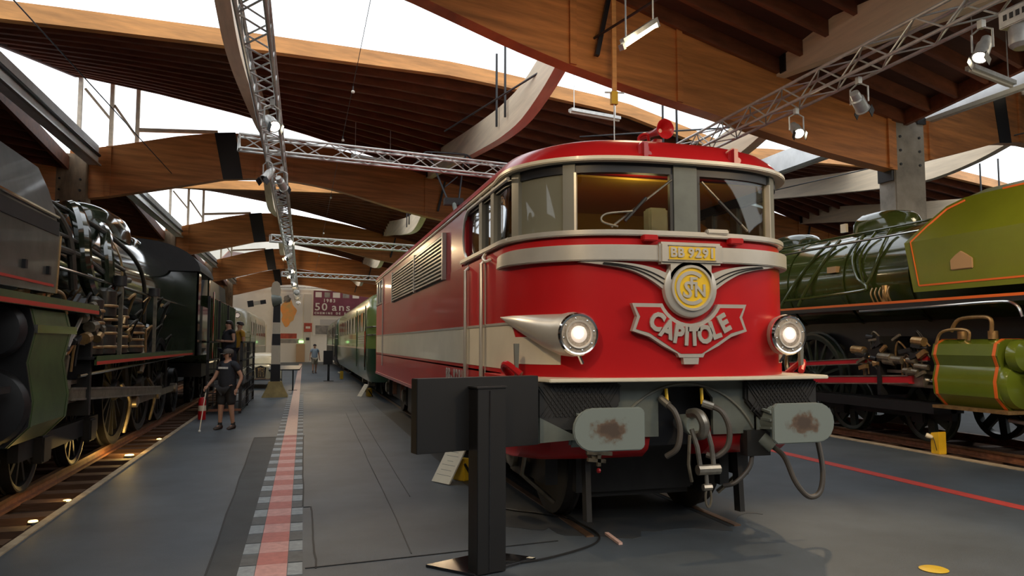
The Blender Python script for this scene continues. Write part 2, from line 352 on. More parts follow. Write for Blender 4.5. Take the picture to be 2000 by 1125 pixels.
# diagonal tension cables
def cable(a, b, r, lab):
    o = MB().tube([a, b], r, 6).build('bracing_cable', blackpl); o['kind'] = 'structure'
cable((-4.6, 8.6, 7.1), (-3.75, 22.9, 6.6), .012, ''); cable((11.9, 12.7, 6.5), (6.7, 17.5, 7.0), .022, '')
cable((5.2, 7.2, 6.6), (3.0, 16.4, 6.55), .022, ''); cable((17.0, 13.9, 6.9), (12.9, 20, 6.2), .016, '')
# ---------------------------------------------------------------- red electric locomotive on the middle road
red = mat('red', (.47, .012, .014), .28, spec=.3, coat=.15, noise=(.7, .1)); red_dk = mat('red_dk', (.36, .008, .012), .3, coat=.4)
silver = mat('silver', (.55, .51, .44), .32, metal=.35, noise=(3, .1)); cream = mat('cream', (.74, .66, .5), .35, coat=.3, noise=(2, .08))
olive = mat('olive', (.16, .155, .125), .45); appgrey = mat('appgrey', (.115, .125, .105), .5, noise=(4, .2))
bufgrey = mat('bufgrey', (.20, .225, .20), .5, noise=(5, .15)); rustspot = mat('rustspot', (.105, .075, .055), .6, noise=(14, .5), alt=(.17, .085, .045))
ochre = mat('ochre', (.62, .43, .05), .6); rubber = mat('rubber', (.014, .013, .012), .5); undergear = mat('undergear', (.022, .02, .018), .6, noise=(5, .4))
platey = mat('platey', (.80, .50, .01), .45, noise=(9, .1)); hosegrey = mat('hosegrey', (.075, .062, .05), .5)
cabglass = glassmat('cabglass', (.93, .92, .82), .035); cornerglass = glassmat('cornerglass', (.6, .6, .5), .10, body=((.27, .265, .20), .62)); darkpane = mat('darkpane', (.02, .022, .025), .06, coat=.5)
bluepane = glassmat('bluepane', (.5, .55, .6), .35)
def stain_material():
    """grey-green buffer paint worn to rust in a patch at each plate's middle"""
    m = mat('bufstain', (.20, .225, .20), .5); nt = m.node_tree; N = nt.nodes.new; L = nt.links.new
    tc = N('ShaderNodeTexCoord'); sx = N('ShaderNodeSeparateXYZ'); L(tc.outputs['Object'], sx.inputs[0])
    def mth(op, a, b=None):
        n = N('ShaderNodeMath'); n.operation = op
        for i, v in enumerate((a, b)):
            if v is None: continue
            if isinstance(v, (int, float)): n.inputs[i].default_value = v
            else: L(v, n.inputs[i])
        return n.outputs[0]
    dx = mth('DIVIDE', mth('SUBTRACT', mth('ABSOLUTE', sx.outputs[0]), .91), .165); dz = mth('DIVIDE', mth('SUBTRACT', sx.outputs[2], 1.05), .105)
    r = mth('SQRT', mth('ADD', mth('MULTIPLY', dx, dx), mth('MULTIPLY', dz, dz)))
    n1 = N('ShaderNodeTexNoise'); n1.inputs['Scale'].default_value = 16; n1.inputs['Detail'].default_value = 6; L(tc.outputs['Object'], n1.inputs[0])
    f = mth('ADD', r, mth('MULTIPLY', mth('SUBTRACT', n1.outputs[0], .5), 1.6))
    cr = N('ShaderNodeValToRGB'); e = cr.color_ramp.elements; e[0].position = .35; e[0].color = (.075, .05, .035, 1); e[1].position = 1.0; e[1].color = (.19, .215, .19, 1)
    q = cr.color_ramp.elements.new(.65); q.color = (.13, .085, .055, 1); q = cr.color_ramp.elements.new(.8); q.color = (.16, .16, .135, 1)
    L(f, cr.inputs[0]); L(cr.outputs[0], nt.nodes['Principled BSDF'].inputs['Base Color']); return m
bufstain = stain_material()
lampback = mat('lampback', (.5, .42, .33), .3, metal=.3, noise=(30, .4))
CX = 3.28; HW = 1.44; YF = 5.93; DN = 1.05; YR = 20.85
loco = thing('electric_locomotive', (CX, 13.4, 0), 'red and silver electric locomotive with CAPITOLE nameplate', 'locomotive')
def _path(off=0):
    hw = HW+off; L = []
    n = 16
    half = [(hw*math.sin(a)**(2/3.2), YF-off+(DN+off)*(1-math.cos(a))) for a in [math.pi/2*i/n for i in range(n+1)]]
    return half
class NosePath:
    """plan line around the nose; s = 0 at the centre of the front, negative towards the left side"""
    def __init__(q):
        h = [(0, YF)]; n = 400
        for i in range(1, n+1):
            a = math.pi/2*i/n; h.append((HW*math.sin(a)**(2/3.2), YF+DN*(1-math.cos(a))))
        h += [(HW, YF+DN+.05*i) for i in range(1, 290)]
        P = np.array(h); s = np.concatenate([[0], np.cumsum(np.hypot(*np.diff(P, axis=0).T))]); q.s = s; q.P = P; q.sc = s[n]
    def at(q, s, off=0):
        a = abs(s); x = np.interp(a, q.s, q.P[:,0]); y = np.interp(a, q.s, q.P[:,1]); e = .01
        x0, y0 = np.interp(a-e, q.s, q.P[:,0]), np.interp(a-e, q.s, q.P[:,1]); x1, y1 = np.interp(a+e, q.s, q.P[:,0]), np.interp(a+e, q.s, q.P[:,1])
        if a < e: tx, ty = 1, 0
        else:
            tx, ty = x1-x0, y1-y0; l = math.hypot(tx, ty) or 1; tx, ty = tx/l, ty/l
        nx, ny = ty, -tx
        sg = 1 if s >= 0 else -1
        return CX+sg*(x+nx*off), y+ny*off
    def side(q, Y): return q.sc+(Y-YF-DN)
    def fx(q, dx): return float(np.interp(dx, q.P[:401,0], q.s[:401]))
NP_ = NosePath()
def frange(a, b, step): n = max(1, int(math.ceil(abs(b-a)/step))); return [a+(b-a)*i/n for i in range(n+1)]
def band(s0, s1, zlo, zhi, o0, o1, step=.06, mb=None):
    """box-section band along the nose line from s0 to s1, between offsets o0 (inner) and o1 (outer)"""
    fl = zlo if callable(zlo) else (lambda s: zlo); fh = zhi if callable(zhi) else (lambda s: zhi); fo = o1 if callable(o1) else (lambda s: o1)
    rows = []
    for s in frange(s0, s1, step):
        a = NP_.at(s, o0); b = NP_.at(s, fo(s)); l, h = fl(s), fh(s); rows.append([(*a, l), (*b, l), (*b, h), (*a, h)])
    mb = mb or MB(); return mb.grid(rows, closed=True, cap=True)
def ring(ins, z, dyf=0):
    hw = HW-ins; n = 14; half = [(hw*math.sin(a)**(2/3.2), (DN)*(1-math.cos(a))) for a in [math.pi/2*i/n for i in range(n+1)]]
    fr = [(x, YF+ins+dyf+y) for x, y in half]; rr = [(x, YR-ins-y) for x, y in half]
    right = fr+rr[::-1]; left = [(-x, y) for x, y in right[::-1]]
    return [(CX+x, y, z) for x, y in right[:-1]+left[:-1]]
sS = NP_.side
body = MB().grid([ring(.02, 1.425), ring(0, 1.44), ring(0, 2.55), ring(0, 2.66), ring(.03, 2.70)], closed=True, cap=True).build('body_shell', red, loco)
# lower flanks behind the nose, and engine-room sides up to the roof
for sg in (-1, 1):
    x = CX+sg*HW
    MB().bx(min(x, x-sg*.05), max(x, x-sg*.05), 6.95, 19.8, .97, 1.46).build('side_skirt', red, loco)
    MB().bx(min(x-sg*.004, x-sg*.06), max(x-sg*.004, x-sg*.06), 8.86, 18.1, 2.66, 3.36).build('side_wall', red, loco)
    MB().bx(min(x+sg*.02, x-sg*.05), max(x+sg*.02, x-sg*.05), 7.05, 19.75, .95, 1.0).build('sill_strip', red_dk, loco)
    g = MB().bx(min(x, x+sg*.012), max(x, x+sg*.012), 9.9, 15.95, 2.6, 3.24).build('grille_recess', blackpl, loco)
    for i in range(11):
        z = 2.645+i*.055
        MB().add([(x+sg*.012, 9.95, z-.014), (x+sg*.045, 9.95, z-.014), (x+sg*.045, 9.95, z+.008), (x+sg*.012, 9.95, z+.008), (x+sg*.012, 15.9, z-.014), (x+sg*.045, 15.9, z-.014), (x+sg*.045, 15.9, z+.008), (x+sg*.012, 15.9, z+.008)],
                 [(0,1,2,3),(7,6,5,4),(0,4,5,1),(1,5,6,2),(2,6,7,3),(3,7,4,0)]).build('louvre_slat', silver, g)
    for y0, y1 in ((9.88,9.95),(12.6,12.66),(15.9,15.97)): MB().bx(min(x, x+sg*.055), max(x, x+sg*.055), y0, y1, 2.6, 3.24).build('grille_frame', silver, g)
# floor and engine-room bulkhead, ochre cab lining
MB().bx(CX-1.36, CX+1.36, 8.5, 8.56, 1.4, 3.36).build('cab_bulkhead', ochre, loco)
MB().bx(CX-1.30, CX+1.30, 6.6, 8.5, 3.34, 3.36).build('cab_ceiling', ochre, loco)
MB().bx(CX-1.2, CX+1.2, 6.35, 6.75, 2.5, 2.74).build('driving_desk', olive, loco, bevel=.03)
MB().lathe([(.0,0),(.17,0),(.19,.03),(.17,.06),(0,.06)], (CX+.55, 6.8, 2.86), (0,-.7,.7), 20).build('control_wheel', chrome, loco)
MB().bx(CX-.1, CX+.1, 6.45, 6.6, 2.74, 3.05).build('instrument_box', bufgrey, loco, bevel=.02)
# window belt: pillars and panes round the cab
ZW0, ZW1 = 2.72, 3.255
def pil(s0, s1, m=olive, o=(-.07, .0), z0=ZW0-.02, z1=3.36): return band(s0, s1, z0, z1, *o).build('window_pillar', m, loco)
def pane(s0, s1, m, z0=ZW0, z1=ZW1+.02): return band(s0, s1, z0, z1, -.05, -.04).build('window_pane', m, loco)
wA, wB = NP_.fx(1.06), NP_.fx(1.0)
band(-sS(8.85), sS(8.85), ZW1, 3.38, -.10, -.02).build('window_header', blackpl, loco)
pil(-.115, .115, appgrey); band(-.15, -.115, ZW0, ZW1, -.05, -.01).build('window_seal', rubber, loco); band(.115, .15, ZW0, ZW1, -.05, -.01).build('window_seal', rubber, loco)
for sg in (-1, 1):
    b = lambda a, c: (min(sg*a, sg*c), max(sg*a, sg*c))
    pane(*b(.13, wB), cabglass); pil(*b(wB-.01, wA+.03)); band(*b(wB-.02, wB), ZW0, ZW1, -.05, .002).build('window_seal', silver, loco)
    pane(*b(wA, sS(6.62)), cornerglass if sg < 0 else cabglass)
    pil(*b(sS(6.58), sS(6.70)), olive)
    for y0, y1 in ((6.70,7.28),(7.38,7.80),(7.92,8.7)): pane(*b(sS(y0), sS(y1)), bluepane)
    for y0, y1 in ((7.27,7.40),(7.79,7.93)): pil(*b(sS(y0), sS(y1)))
    pil(*b(sS(8.62), sS(8.90)), red)
    # rounded rear end of the side window and its bright frame
    x = CX+sg*(HW+.004)
    arc = [(x, 8.72-.3+.3*math.sin(t), (2.72+.3-.3*math.cos(t)) if t < math.pi/2 else (3.3-.3-.3*math.cos(t))) for t in [math.pi*i/16 for i in range(17)]]
    MB().tube([(x, 6.7, 2.72)]+arc+[(x, 6.7, 3.3)], .02, 6).build('window_frame', silver, loco)
    # rear cab: dark windows and door lines
    for y0, y1 in ((18.25,18.75),(18.85,19.3),(19.4,19.85)): MB().bx(min(x, x-sg*.02), max(x, x-sg*.02)+.0, y0, y1, 2.75, 3.28).build('rear_window', darkpane, loco)
    MB().bx(min(x-sg*.01, x-sg*.06), max(x-sg*.01, x-sg*.06), 18.1, 19.85, 2.66, 3.36).build('rear_cab_side', red, loco)
    MB().tube([(x, 18.2, 2.72), (x, 19.85, 2.72)], .018, 6).build('window_frame', silver, loco); MB().tube([(x, 18.2, 3.3), (x, 19.85, 3.3)], .018, 6).build('window_frame', silver, loco)
    for yy in (18.15, 18.8, 19.35): MB().bx(min(x, x+sg*.02), max(x, x+sg*.02), yy-.03, yy+.03, 1.2 if yy < 18.5 else 2.72, 3.3).build('door_post', silver, loco)
band(-sS(8.9)+.02, -sS(8.9)+.021, 2.7, 3.36, -.1, -.05)
MB().grid([[p for p in ring(.05, z)][28:43] for z in (2.66, 3.38)]).build('rear_cab_wall', red, loco)
# silver trims running round the nose
def ledge_z(s): return 2.70 if abs(s) < NP_.sc else 2.70
ls = sS(8.75)
band(-ls, ls, 2.685, 2.735, -.05, .045).build('window_ledge', silver, loco, bevel=.008)
band(-sS(20), sS(20), 3.345, 3.385, -.1, lambda s: .075 if abs(s) < NP_.sc*.8 else max(.02, .075-.09*(abs(s)-NP_.sc*.8))).build('drip_rail_glint', cream, loco, bevel=.008)  # cream rail at the nose; along the sides it paints the roof-edge reflection
bs = sS(7.12)
band(-bs, bs, lambda s: 2.46+.05*max(0, (abs(s)-NP_.sc*.75))*.3, lambda s: 2.60-(.10 if abs(s) > bs-.03 else 0)-.02*max(0, abs(s)-1.6), -.02, lambda s: .07 if abs(s) < bs-.5 else .07-.06*(abs(s)-bs+.5)/.5).build('silver_belt', silver, loco, bevel=.008)
# cream flank stripe that ends under the headlamps
def stripe_lo(s): return 1.50 if abs(s) > sS(7.05) else (1.52 if abs(s) > 1.62 else 1.56)
for sg in (-1, 1):
    b = sorted((sg*1.16, sg*sS(19.7)))
    band(*b, lambda s: 1.555 if abs(s) < sS(6.62) else 1.50, lambda s: 1.915 if abs(s) > 1.75 else 1.80, -.01, .005).build('flank_stripe', cream, loco)
    b = sorted((sg*1.8, sg*sS(19.7)))
    band(*b, 1.915, 1.94, -.01, .012).build('stripe_moulding', silver, loco)
# roof
MB().grid([ring(-.03, 3.38), ring(-.02, 3.41), ring(.03, 3.48), ring(.10, 3.55), ring(.22, 3.605), ring(.42, 3.645), ring(.75, 3.665), ring(1.2, 3.675)], closed=True, cap=True).build('roof', red, loco)
def horn():
    m = MB().lathe([(.028,.42),(.032,.2),(.045,.1),(.075,.03),(.098,0),(.09,.004),(.06,.04),(.02,.09)], (CX+.03, 6.35, 3.80), (-.12, 1, .05), 20)
    return m.build('horn', red, loco)
horn(); MB().tube(spline([(CX-.12,6.6,3.66),(CX-.13,6.6,3.77),(CX-.06,6.55,3.79),(CX-.03,6.6,3.66)], 5), .016, 8).build('horn_pipe', red, loco)
MB().bx(CX-.01, CX+.07, 6.5, 6.6, 3.63, 3.74).build('horn_bracket', red_dk, loco)
for dx in (-.40, .50):   # lamp irons on the roof front
    L = MB().py([(CX+dx-.06,3.37),(CX+dx+.06,3.37),(CX+dx+.05,3.50),(CX+dx,3.545),(CX+dx-.05,3.50)], 5.93, 6.02).build('lamp_iron', red, loco, bevel=.008)
    MB().bx(CX+dx-.02, CX+dx+.02, 5.89, 5.95, 3.38, 3.52).build('clip', red_dk, L); MB().cyl((CX+dx+.04,5.92,3.42),(CX+dx+.04,6.0,3.42),.03,10).build('clip_boss', red_dk, L)
    MB().bx(CX+dx-.09, CX+dx+.09, 5.98, 6.25, 3.40, 3.46).build('iron_foot', red, L, bevel=.01)
for dx in (-.38, .47): MB().bx(CX+dx-.07, CX+dx+.07, YF-.075, YF-.0, 2.635, 2.69).build('ledge_bracket', red, loco, bevel=.008)
# pantograph
pg = MB()
for sg in (-1, 1): pg.tube([(CX+sg*.5, 15.2, 3.78), (CX+sg*.5, 17.0, 3.78)], .03, 6)
pg.tube([(CX-.5, 15.3, 3.78), (CX+.5, 15.3, 3.78)], .03, 6).tube([(CX-.5, 16.9, 3.78), (CX+.5, 16.9, 3.78)], .03, 6)
panto = pg.build('pantograph_base', blackpl, loco)
for sg in (-1, 1):
    for y in (15.3, 16.9): MB().lathe([(.05,-.12),(.07,-.1),(.04,-.07),(.07,-.05),(.04,-.02),(.05,0)], (CX+sg*.5, y, 3.77), (0,0,1), 10).build('insulator', bufgrey, panto)
arm = MB().tube([(CX, 15.5, 3.8), (CX, 16.75, 5.0)], [.07, .05], 8).build('pantograph_arm', bufgrey, loco)
MB().bx(CX-.22, CX+.22, 16.65, 16.85, 4.92, 5.08).build('knee', blackpl, arm)
for sg in (-1, 1): MB().tube([(CX+sg*.12, 16.75, 5.0), (CX+sg*.42, 17.6, 6.25)], .022, 6).build('strut', blackpl, arm)
MB().tube([(CX+.12, 16.7, 5.0), (CX+.1, 15.3, 3.85)], .016, 6).build('strut', blackpl, arm); MB().tube([(CX-.15, 17.05, 5.4), (CX+.18, 17.2, 5.7)], .014, 6).build('strut', blackpl, arm)
for dy in (-.22, .22):
    MB().tube(spline([(CX-.72,17.6+dy,6.12),(CX-.6,17.6+dy,6.26),(CX-.45,17.6+dy,6.30),(CX+.3,17.6+dy,6.30),(CX+.5,17.6+dy,6.26),(CX+.6,17.6+dy,6.12)], 4), .026, 6).build('contact_strip', blackpl, arm)
for dx in (-.42, .42): MB().bar((CX+dx, 17.35, 6.26), (CX+dx, 17.85, 6.26), .03, .03).build('bow_spring', blackpl, arm)
MB().bx(CX-.6, CX+.6, 10.5, 13.5, 3.66, 3.74).build('roof_box', red_dk, loco, bevel=.02)
# number plate, roundel, wings, nameplate
yp = YF-.10
nb = MB().bx(CX-.31, CX+.31, yp, YF, 2.435, 2.63).build('number_plate', silver, loco, bevel=.02)
MB().bx(CX-.225, CX+.225, yp-.004, yp+.02, 2.475, 2.59).build('plate_field', platey, nb)
for ch, dx in zip('BB9291', (-.185, -.115, -.015, .055, .125, .19)): text('digit', ch, .115, facing_front(CX+dx, yp-.008, 2.532), silver, nb, .006, .004, sx=1.02)
for a, b_ in (((CX-.235,2.465),(CX+.235,2.475)), ((CX-.235,2.59),(CX+.235,2.60))): MB().bx(a[0], b_[0], yp-.006, yp, a[1], b_[1]).build('plate_rim', oldsteel, nb)
yr = YF-.05
rd = MB().lathe([(.0,0),(.235,0),(.255,.012),(.265,.05)], (CX, yr-.03, 2.228), (0,1,0), 40).build('roundel', silver, loco)
MB().py([(CX-.2,2.30),(CX+.2,2.30),(CX+.2,2.45),(CX-.2,2.45)], yr-.03, YF).build('roundel_neck', silver, rd)
MB().lathe([(.18,-.02),(.20,-.02),(.205,0),(.175,0)], (CX, yr-.032, 2.228), (0,1,0), 40, ring=True).build('roundel_rim', silver, rd)
MB().lathe([(0,-.003),(.178,-.003),(.178,.006)], (CX, yr-.034, 2.228), (0,1,0), 40).build('roundel_field', platey, rd)
def arcbar(cx, cz, r, a0, a1, w, y, n=24):
    m = MB(); pts = [(math.cos(math.radians(a0+(a1-a0)*i/n)), math.sin(math.radians(a0+(a1-a0)*i/n))) for i in range(n+1)]
    m.grid([[(cx+c*(r-w/2), y, cz+s*(r-w/2)), (cx+c*(r+w/2), y, cz+s*(r+w/2)), (cx+c*(r+w/2), y+.012, cz+s*(r+w/2)), (cx+c*(r-w/2), y+.012, cz+s*(r-w/2))] for c, s in pts], closed=True, cap=True); return m
yl = yr-.046
arcbar(CX-.005, 2.228, .135, 48, 312, .032, yl).build('monogram_letter', silver, rd)
text('monogram_letter', 'S', .20, facing_front(CX-.045, yl+.004, 2.205, -.15), silver, rd, .006, .004)
text('monogram_letter', 'N', .15, facing_front(CX+.075, yl+.004, 2.20), silver, rd, .006, .004); text('monogram_letter', 'F', .15, facing_front(CX+.01, yl+.003, 2.262), silver, rd, .006, .004, sx=1.1)
for sg in (-1, 1):
    X = lambda x: CX+sg*x
    up_ = spline([(.20,2.35,0),(.36,2.405,0),(.58,2.44,0),(.95,2.463,0)], 6); lo_ = spline([(.235,2.20,0),(.40,2.31,0),(.60,2.39,0),(.98,2.452,0)], 6)
    yo = lambda x: NP_.at(NP_.fx(abs(x)))[1]
    m_ = MB().grid([[(X(a.x), yo(a.x)-.05, a.y), (X(b_.x), yo(b_.x)-.05, b_.y), (X(b_.x), yo(b_.x)+.01, b_.y), (X(a.x), yo(a.x)+.01, a.y)] for a, b_ in zip(up_, lo_)], closed=True, cap=True)
    wg = m_.build('wing', silver, loco)
    for fr in (.42, .72): MB().tube([(X(a.x*(1-fr)+b_.x*fr), yo(a.x)-.053, a.y*(1-fr)+b_.y*fr) for a, b_ in zip(up_, lo_)][:-3], .006, 5).build('wing_groove', rubber, wg)
yn = YF-.055
def cap_outline(g):   # nameplate outline grown by g
    a = [(-.56-g,2.09+g)]
    n = 14; r = .30-g; t0 = math.asin((2.215-2.09-g)/r)
    for i in range(n+1):
        t = math.pi+t0+(math.pi-2*t0)*i/n; a.append((math.cos(t)*r, 2.215+math.sin(t)*r))
    a += [(.56+g,2.09+g),(.515+g*.9,1.975),(.56+g,1.85-g*.5)]
    a += [(.40,1.80-g),(.27,1.72-g),(.135,1.655-g*.5),(.115+g*.4,1.62-g),(-.115-g*.4,1.62-g),(-.135,1.655-g*.5),(-.27,1.72-g),(-.40,1.80-g)]
    a += [(-.56-g,1.85-g*.5),(-.515-g*.9,1.975)]
    return [(CX+x, z) for x, z in a]
nm = MB().py(cap_outline(.0), yn, YF).build('nameplate', silver, loco)
MB().py([(CX-.07,1.56),(CX+.07,1.56),(CX+.08,1.64),(CX-.08,1.64)], yn+.005, YF).build('nameplate_foot', silver, nm)
inn = cap_outline(-.033)
MB().py(inn, yn-.004, yn+.002).build('nameplate_field', red, nm)
for ch, dx in zip('CAPITOLE', (-.34, -.237, -.132, -.052, .022, .13, .228, .322)):
    text('letter', ch, .215, facing_front(CX+dx, yn-.012, 1.795+1.15*dx*dx, dx*1.45), silver, nm, .010, .010, sx=.84)
# headlamps in teardrop fairings
lens = mat('lens', (.9, .85, .75), .15, emit=((1, .72, .6), .22)); bulbm = lampmat('bulbm', (1, .80, .70), 5)
for sg in (-1, 1):
    zc = 1.82; lx = CX+sg*1.035; C_ = [(lx, 5.93, .182), (lx+sg*.02, 6.0, .192), (lx+sg*.07, 6.12, .182), (lx+sg*.17, 6.27, .150), (lx+sg*.28, 6.45, .10), (lx+sg*.37, 6.68, .05), (lx+sg*.40, 7.0, .006)]
    rows = []
    for i, (x, y, r) in enumerate(C_):
        dx, dy = ((0, 1) if i < 2 else (C_[min(i+1, 6)][0]-C_[i-1][0], C_[min(i+1, 6)][1]-C_[i-1][1])); l = math.hypot(dx, dy); dx, dy = dx/l, dy/l; z = 2.0-r if i > 1 else zc
        rows.append([(x+dy*r*math.cos(2*math.pi*k/28), y-dx*r*math.cos(2*math.pi*k/28), z+r*math.sin(2*math.pi*k/28)) for k in range(28)])
    fa = MB().grid(rows, closed=True, cap=True).build('headlamp_fairing', silver, loco)
    lm = MB().lathe([(.182,.03),(.185,0),(.172,-.018),(.158,-.014),(.148,.01)], (lx, 5.925, zc), (0,1,0), 32, ring=True).build('headlamp_bezel', chrome, loco)
    MB().lathe([(.0,.02),(.155,.02),(.155,.03)], (lx, 5.895, zc), (0,1,0), 28).build('headlamp_backing', lampback, lm)
    MB().lathe([(.10,.02),(.11,-.01),(.12,-.012),(.125,.02)], (lx, 5.91, zc), (0,1,0), 28, ring=True).build('reflector_ring', silver, lm)
    MB().lathe([(.0,-.014),(.055,-.008),(.10,.012)], (lx, 5.915, zc), (0,1,0), 24).build('lamp_lens', lens, lm)
    MB().sphere((lx-.01, 5.895, zc+.005), .042, 12).build('lamp_bulb', bulbm, lm)
    for k in range(8):
        t = math.pi*k/4+.2; MB().sphere((lx+.138*math.cos(t), 5.918, zc+.138*math.sin(t)), .010, 8).build('rivet', chrome, lm)
    MB().bar((lx-sg*.02, 5.97, zc-.18), (lx-sg*.06, 5.99, zc-.25), .02, .02).build('lamp_catch', chrome, lm)
# door handrails, steps, lettering on the flank
for sg in (-1, 1):
    x = CX+sg*(HW+.045)
    for y in (7.62, 8.42): h = MB().tube([(x-sg*.05, y, 2.62), (x, y, 2.58), (x, y, 1.12), (x-sg*.05, y, 1.06)], .021, 8).build('handrail', silver, loco)
    MB().bx(min(x-sg*.05, x-sg*.035), max(x-sg*.05, x-sg*.035), 7.60, 7.62, 1.06, 2.68).build('door_edge', silver, loco); MB().bx(min(x-sg*.05, x-sg*.04), max(x-sg*.05, x-sg*.04), 8.46, 8.47, 1.06, 2.68).build('door_edge', silver, loco)
    MB().bx(min(x-sg*.05, x-sg*.02), max(x-sg*.05, x-sg*.02), 7.7, 7.8, 1.30, 1.48).build('door_lock', olive, loco)
    MB().tube(spline([(x-sg*.04,7.35,2.6),(x+sg*.01,7.38,2.58),(x+sg*.01,7.5,2.63),(x-sg*.03,7.52,2.68)], 4), .016, 6).build('grab_hook', cream, loco)
    MB().py([(x-sg*.02-.012,1.45),(x-sg*.02+.012,1.45),(x-sg*.02+.022,1.74),(x-sg*.02-.022,1.74)], 6.32, 6.36).build('flag_iron', olive, loco)
    st = MB().bx(min(x+sg*.06, x-sg*.06), max(x+sg*.06, x-sg*.06), 6.5, 7.2, 1.42, 1.45).build('step', red, loco)
    MB().tube(spline([(x-sg*.03,6.55,1.44),(x+sg*.05,6.5,1.52),(x+sg*.05,6.4,1.56),(x-sg*.05,6.3,1.47)], 5), .03, 8).build('step_bracket', red, st)
for i, ch in enumerate('BB-9291'): text('digit', ch, .22, facing_left(CX-HW-.008, 9.75-i*.165, 1.33), silver, loco, .004, .004)
# front platform ledge, apron and buffer gear
def ledge(x0, x1, dz): return MB().pz([(CX+x0, 6.9), (CX+x0, 6.3), (CX+x0*.9, 5.86), (CX+x1*.9, 5.86), (CX+x1, 6.3), (CX+x1, 6.9)], 1.415+dz, 1.448+dz)
MB().pz([(CX-1.36,6.6),(CX-1.36,6.1),(CX-1.30,5.9),(CX-.45,5.85),(CX+.45,5.85),(CX+1.43,5.9),(CX+1.47,6.0),(CX+1.47,6.6)], 1.415, 1.447).build('front_ledge', cream, loco, bevel=.006)
ap = MB().py([(CX-.95,1.415),(CX-.95,.92),(CX-.235,.92),(CX-.235,1.25),(CX-.16,1.355),(CX+.22,1.355),(CX+.31,1.25),(CX+.31,.92),(CX+1.0,.92),(CX+1.0,1.415)], 6.06, 6.10).build('apron', appgrey, loco)
MB().tube([(CX+.03+.78*math.sin(t), 6.055, .60+.78*math.cos(t)) for t in [math.radians(-62+124*i/24) for i in range(25)]], .012, 6).build('apron_rib', olive, ap)
MB().bx(CX-.26, CX+.34, 6.35, 6.4, .80, 1.40).build('coupling_recess', blackpl, loco)
for sg in (-1, 1):   # black mesh-covered boxes beside the apron
    w0 = CX+sg*.62; w1 = CX+sg*1.38
    fn = lambda u, z: (w0+(w1-w0)*u, z)
    bxm = MB().py([fn(0,1.41), fn(0,1.22), fn(.28,.98), fn(.9,1.0), fn(1,1.1), fn(1,1.41)], 6.0, 6.5).build('step_housing', undergear, loco, bevel=.02)
    MB().px([(6.02,.90),(6.5,.90),(6.5,1.3),(6.02,1.12)], min(w1, w1-sg*.03), max(w1, w1-sg*.03)).build('side_plate', appgrey, bxm)
    MB().add([(w1-sg*.02,5.99,1.12),(w1-sg*.40,5.99,.93),(w1-sg*.02,5.99,.91),(w1-sg*.02,6.03,1.12),(w1-sg*.40,6.03,.93),(w1-sg*.02,6.03,.91)], [(0,1,2),(5,4,3),(0,3,4,1),(1,4,5,2),(2,5,3,0)]).build('gusset', appgrey, bxm)
    for i in range(12):
        for q in range(5): pass
    mesh_ = MB()
    for i in range(15):
        u = .04+i*.052; mesh_.bar((w0+(w1-w0)*u, 5.995, 1.12), (w0+(w1-w0)*min(u+.26, 1), 5.995, 1.38), .006, .006)
        mesh_.bar((w0+(w1-w0)*(u+.2), 5.995, 1.12), (w0+(w1-w0)*max(u-.06, 0), 5.995, 1.38), .006, .006)
    mesh_.build('tread_mesh', undergear, bxm)
    # red valance under the buffer beam
    rows = []
    for x, yb in ((sg*.30, 6.12), (sg*.72, 6.12), (sg*.78, 6.12), (sg*1.2, 6.2), (sg*1.38, 6.45), (sg*1.42, 7.0)):
        rows.append([(CX+x, yb, .955), (CX+x, yb-.02, .90), (CX+x, yb+.02, .80), (CX+x, yb+.14, .72), (CX+x, yb+.35, .69), (CX+x, yb+.35, .95)])
    MB().grid(rows, closed=True, cap=True).build('valance', red, loco)
    # buffer
    bxc = CX+sg*.905; zb = 1.055
    n = 10; pl = []
    for i in range(n+1):   # round outer end
        t = math.pi/2-math.pi*i/n; pl.append((bxc+sg*(.14+.172*math.cos(t)), zb+.172*math.sin(t)))
    pl += [(bxc-sg*.27, zb-.172), (bxc-sg*.305, zb-.14), (bxc-sg*.305, zb+.14), (bxc-sg*.27, zb+.172)]
    bu = MB().py(pl, 5.57, 5.605).build('buffer_plate', bufstain, loco, bevel=.008)
    MB().lathe([(.07,0),(.075,.2),(.115,.21),(.125,.24),(.13,.46),(.16,.47),(.17,.5)], (bxc, 5.60, zb-.01), (0,1,0), 24).build('buffer_stem', bufgrey, bu)
    MB().bx(bxc-.17, bxc+.17, 6.04, 6.1, zb-.2, zb+.17).build('buffer_flange', bufgrey, bu, bevel=.02)
    for k in range(3): MB().bar((bxc-.13, 5.85+.0, zb-.07+k*.07), (bxc-.11, 6.06, zb-.09+k*.09), .03, .02).build('buffer_rib', bufgrey, bu)
# draw hook, screw coupling
hk = MB().lathe([(.10,0),(.11,.03),(.09,.12),(.07,.3)], (CX+.08, 5.95, 1.02), (0,1,0), 18).build('draw_hook', bufgrey, loco)
MB().tube(spline([(CX+.03,5.98,1.12),(CX+.05,5.86,1.13),(CX+.07,5.80,1.05),(CX+.08,5.84,.96),(CX+.08,5.95,.93)], 5), .045, 8).build('hook_nose', steel, hk)
cp = MB().tube([(CX-.02,5.86,1.0),(CX+.02,5.84,.85),(CX+.05,5.84,.66)], .022, 8).tube([(CX+.13,5.86,1.0),(CX+.16,5.84,.85),(CX+.18,5.84,.66)], .022, 8).build('screw_coupling', steel, loco)
MB().cyl((CX+.02,5.84,.65),(CX+.23,5.84,.65),.045,10).build('coupling_nut', steel, cp)
MB().tube([(CX-.05,5.84,.95),(CX-.06,5.85,.7),(CX-.02,5.87,.55)], .016, 6).build('coupling_handle', oldsteel, cp)
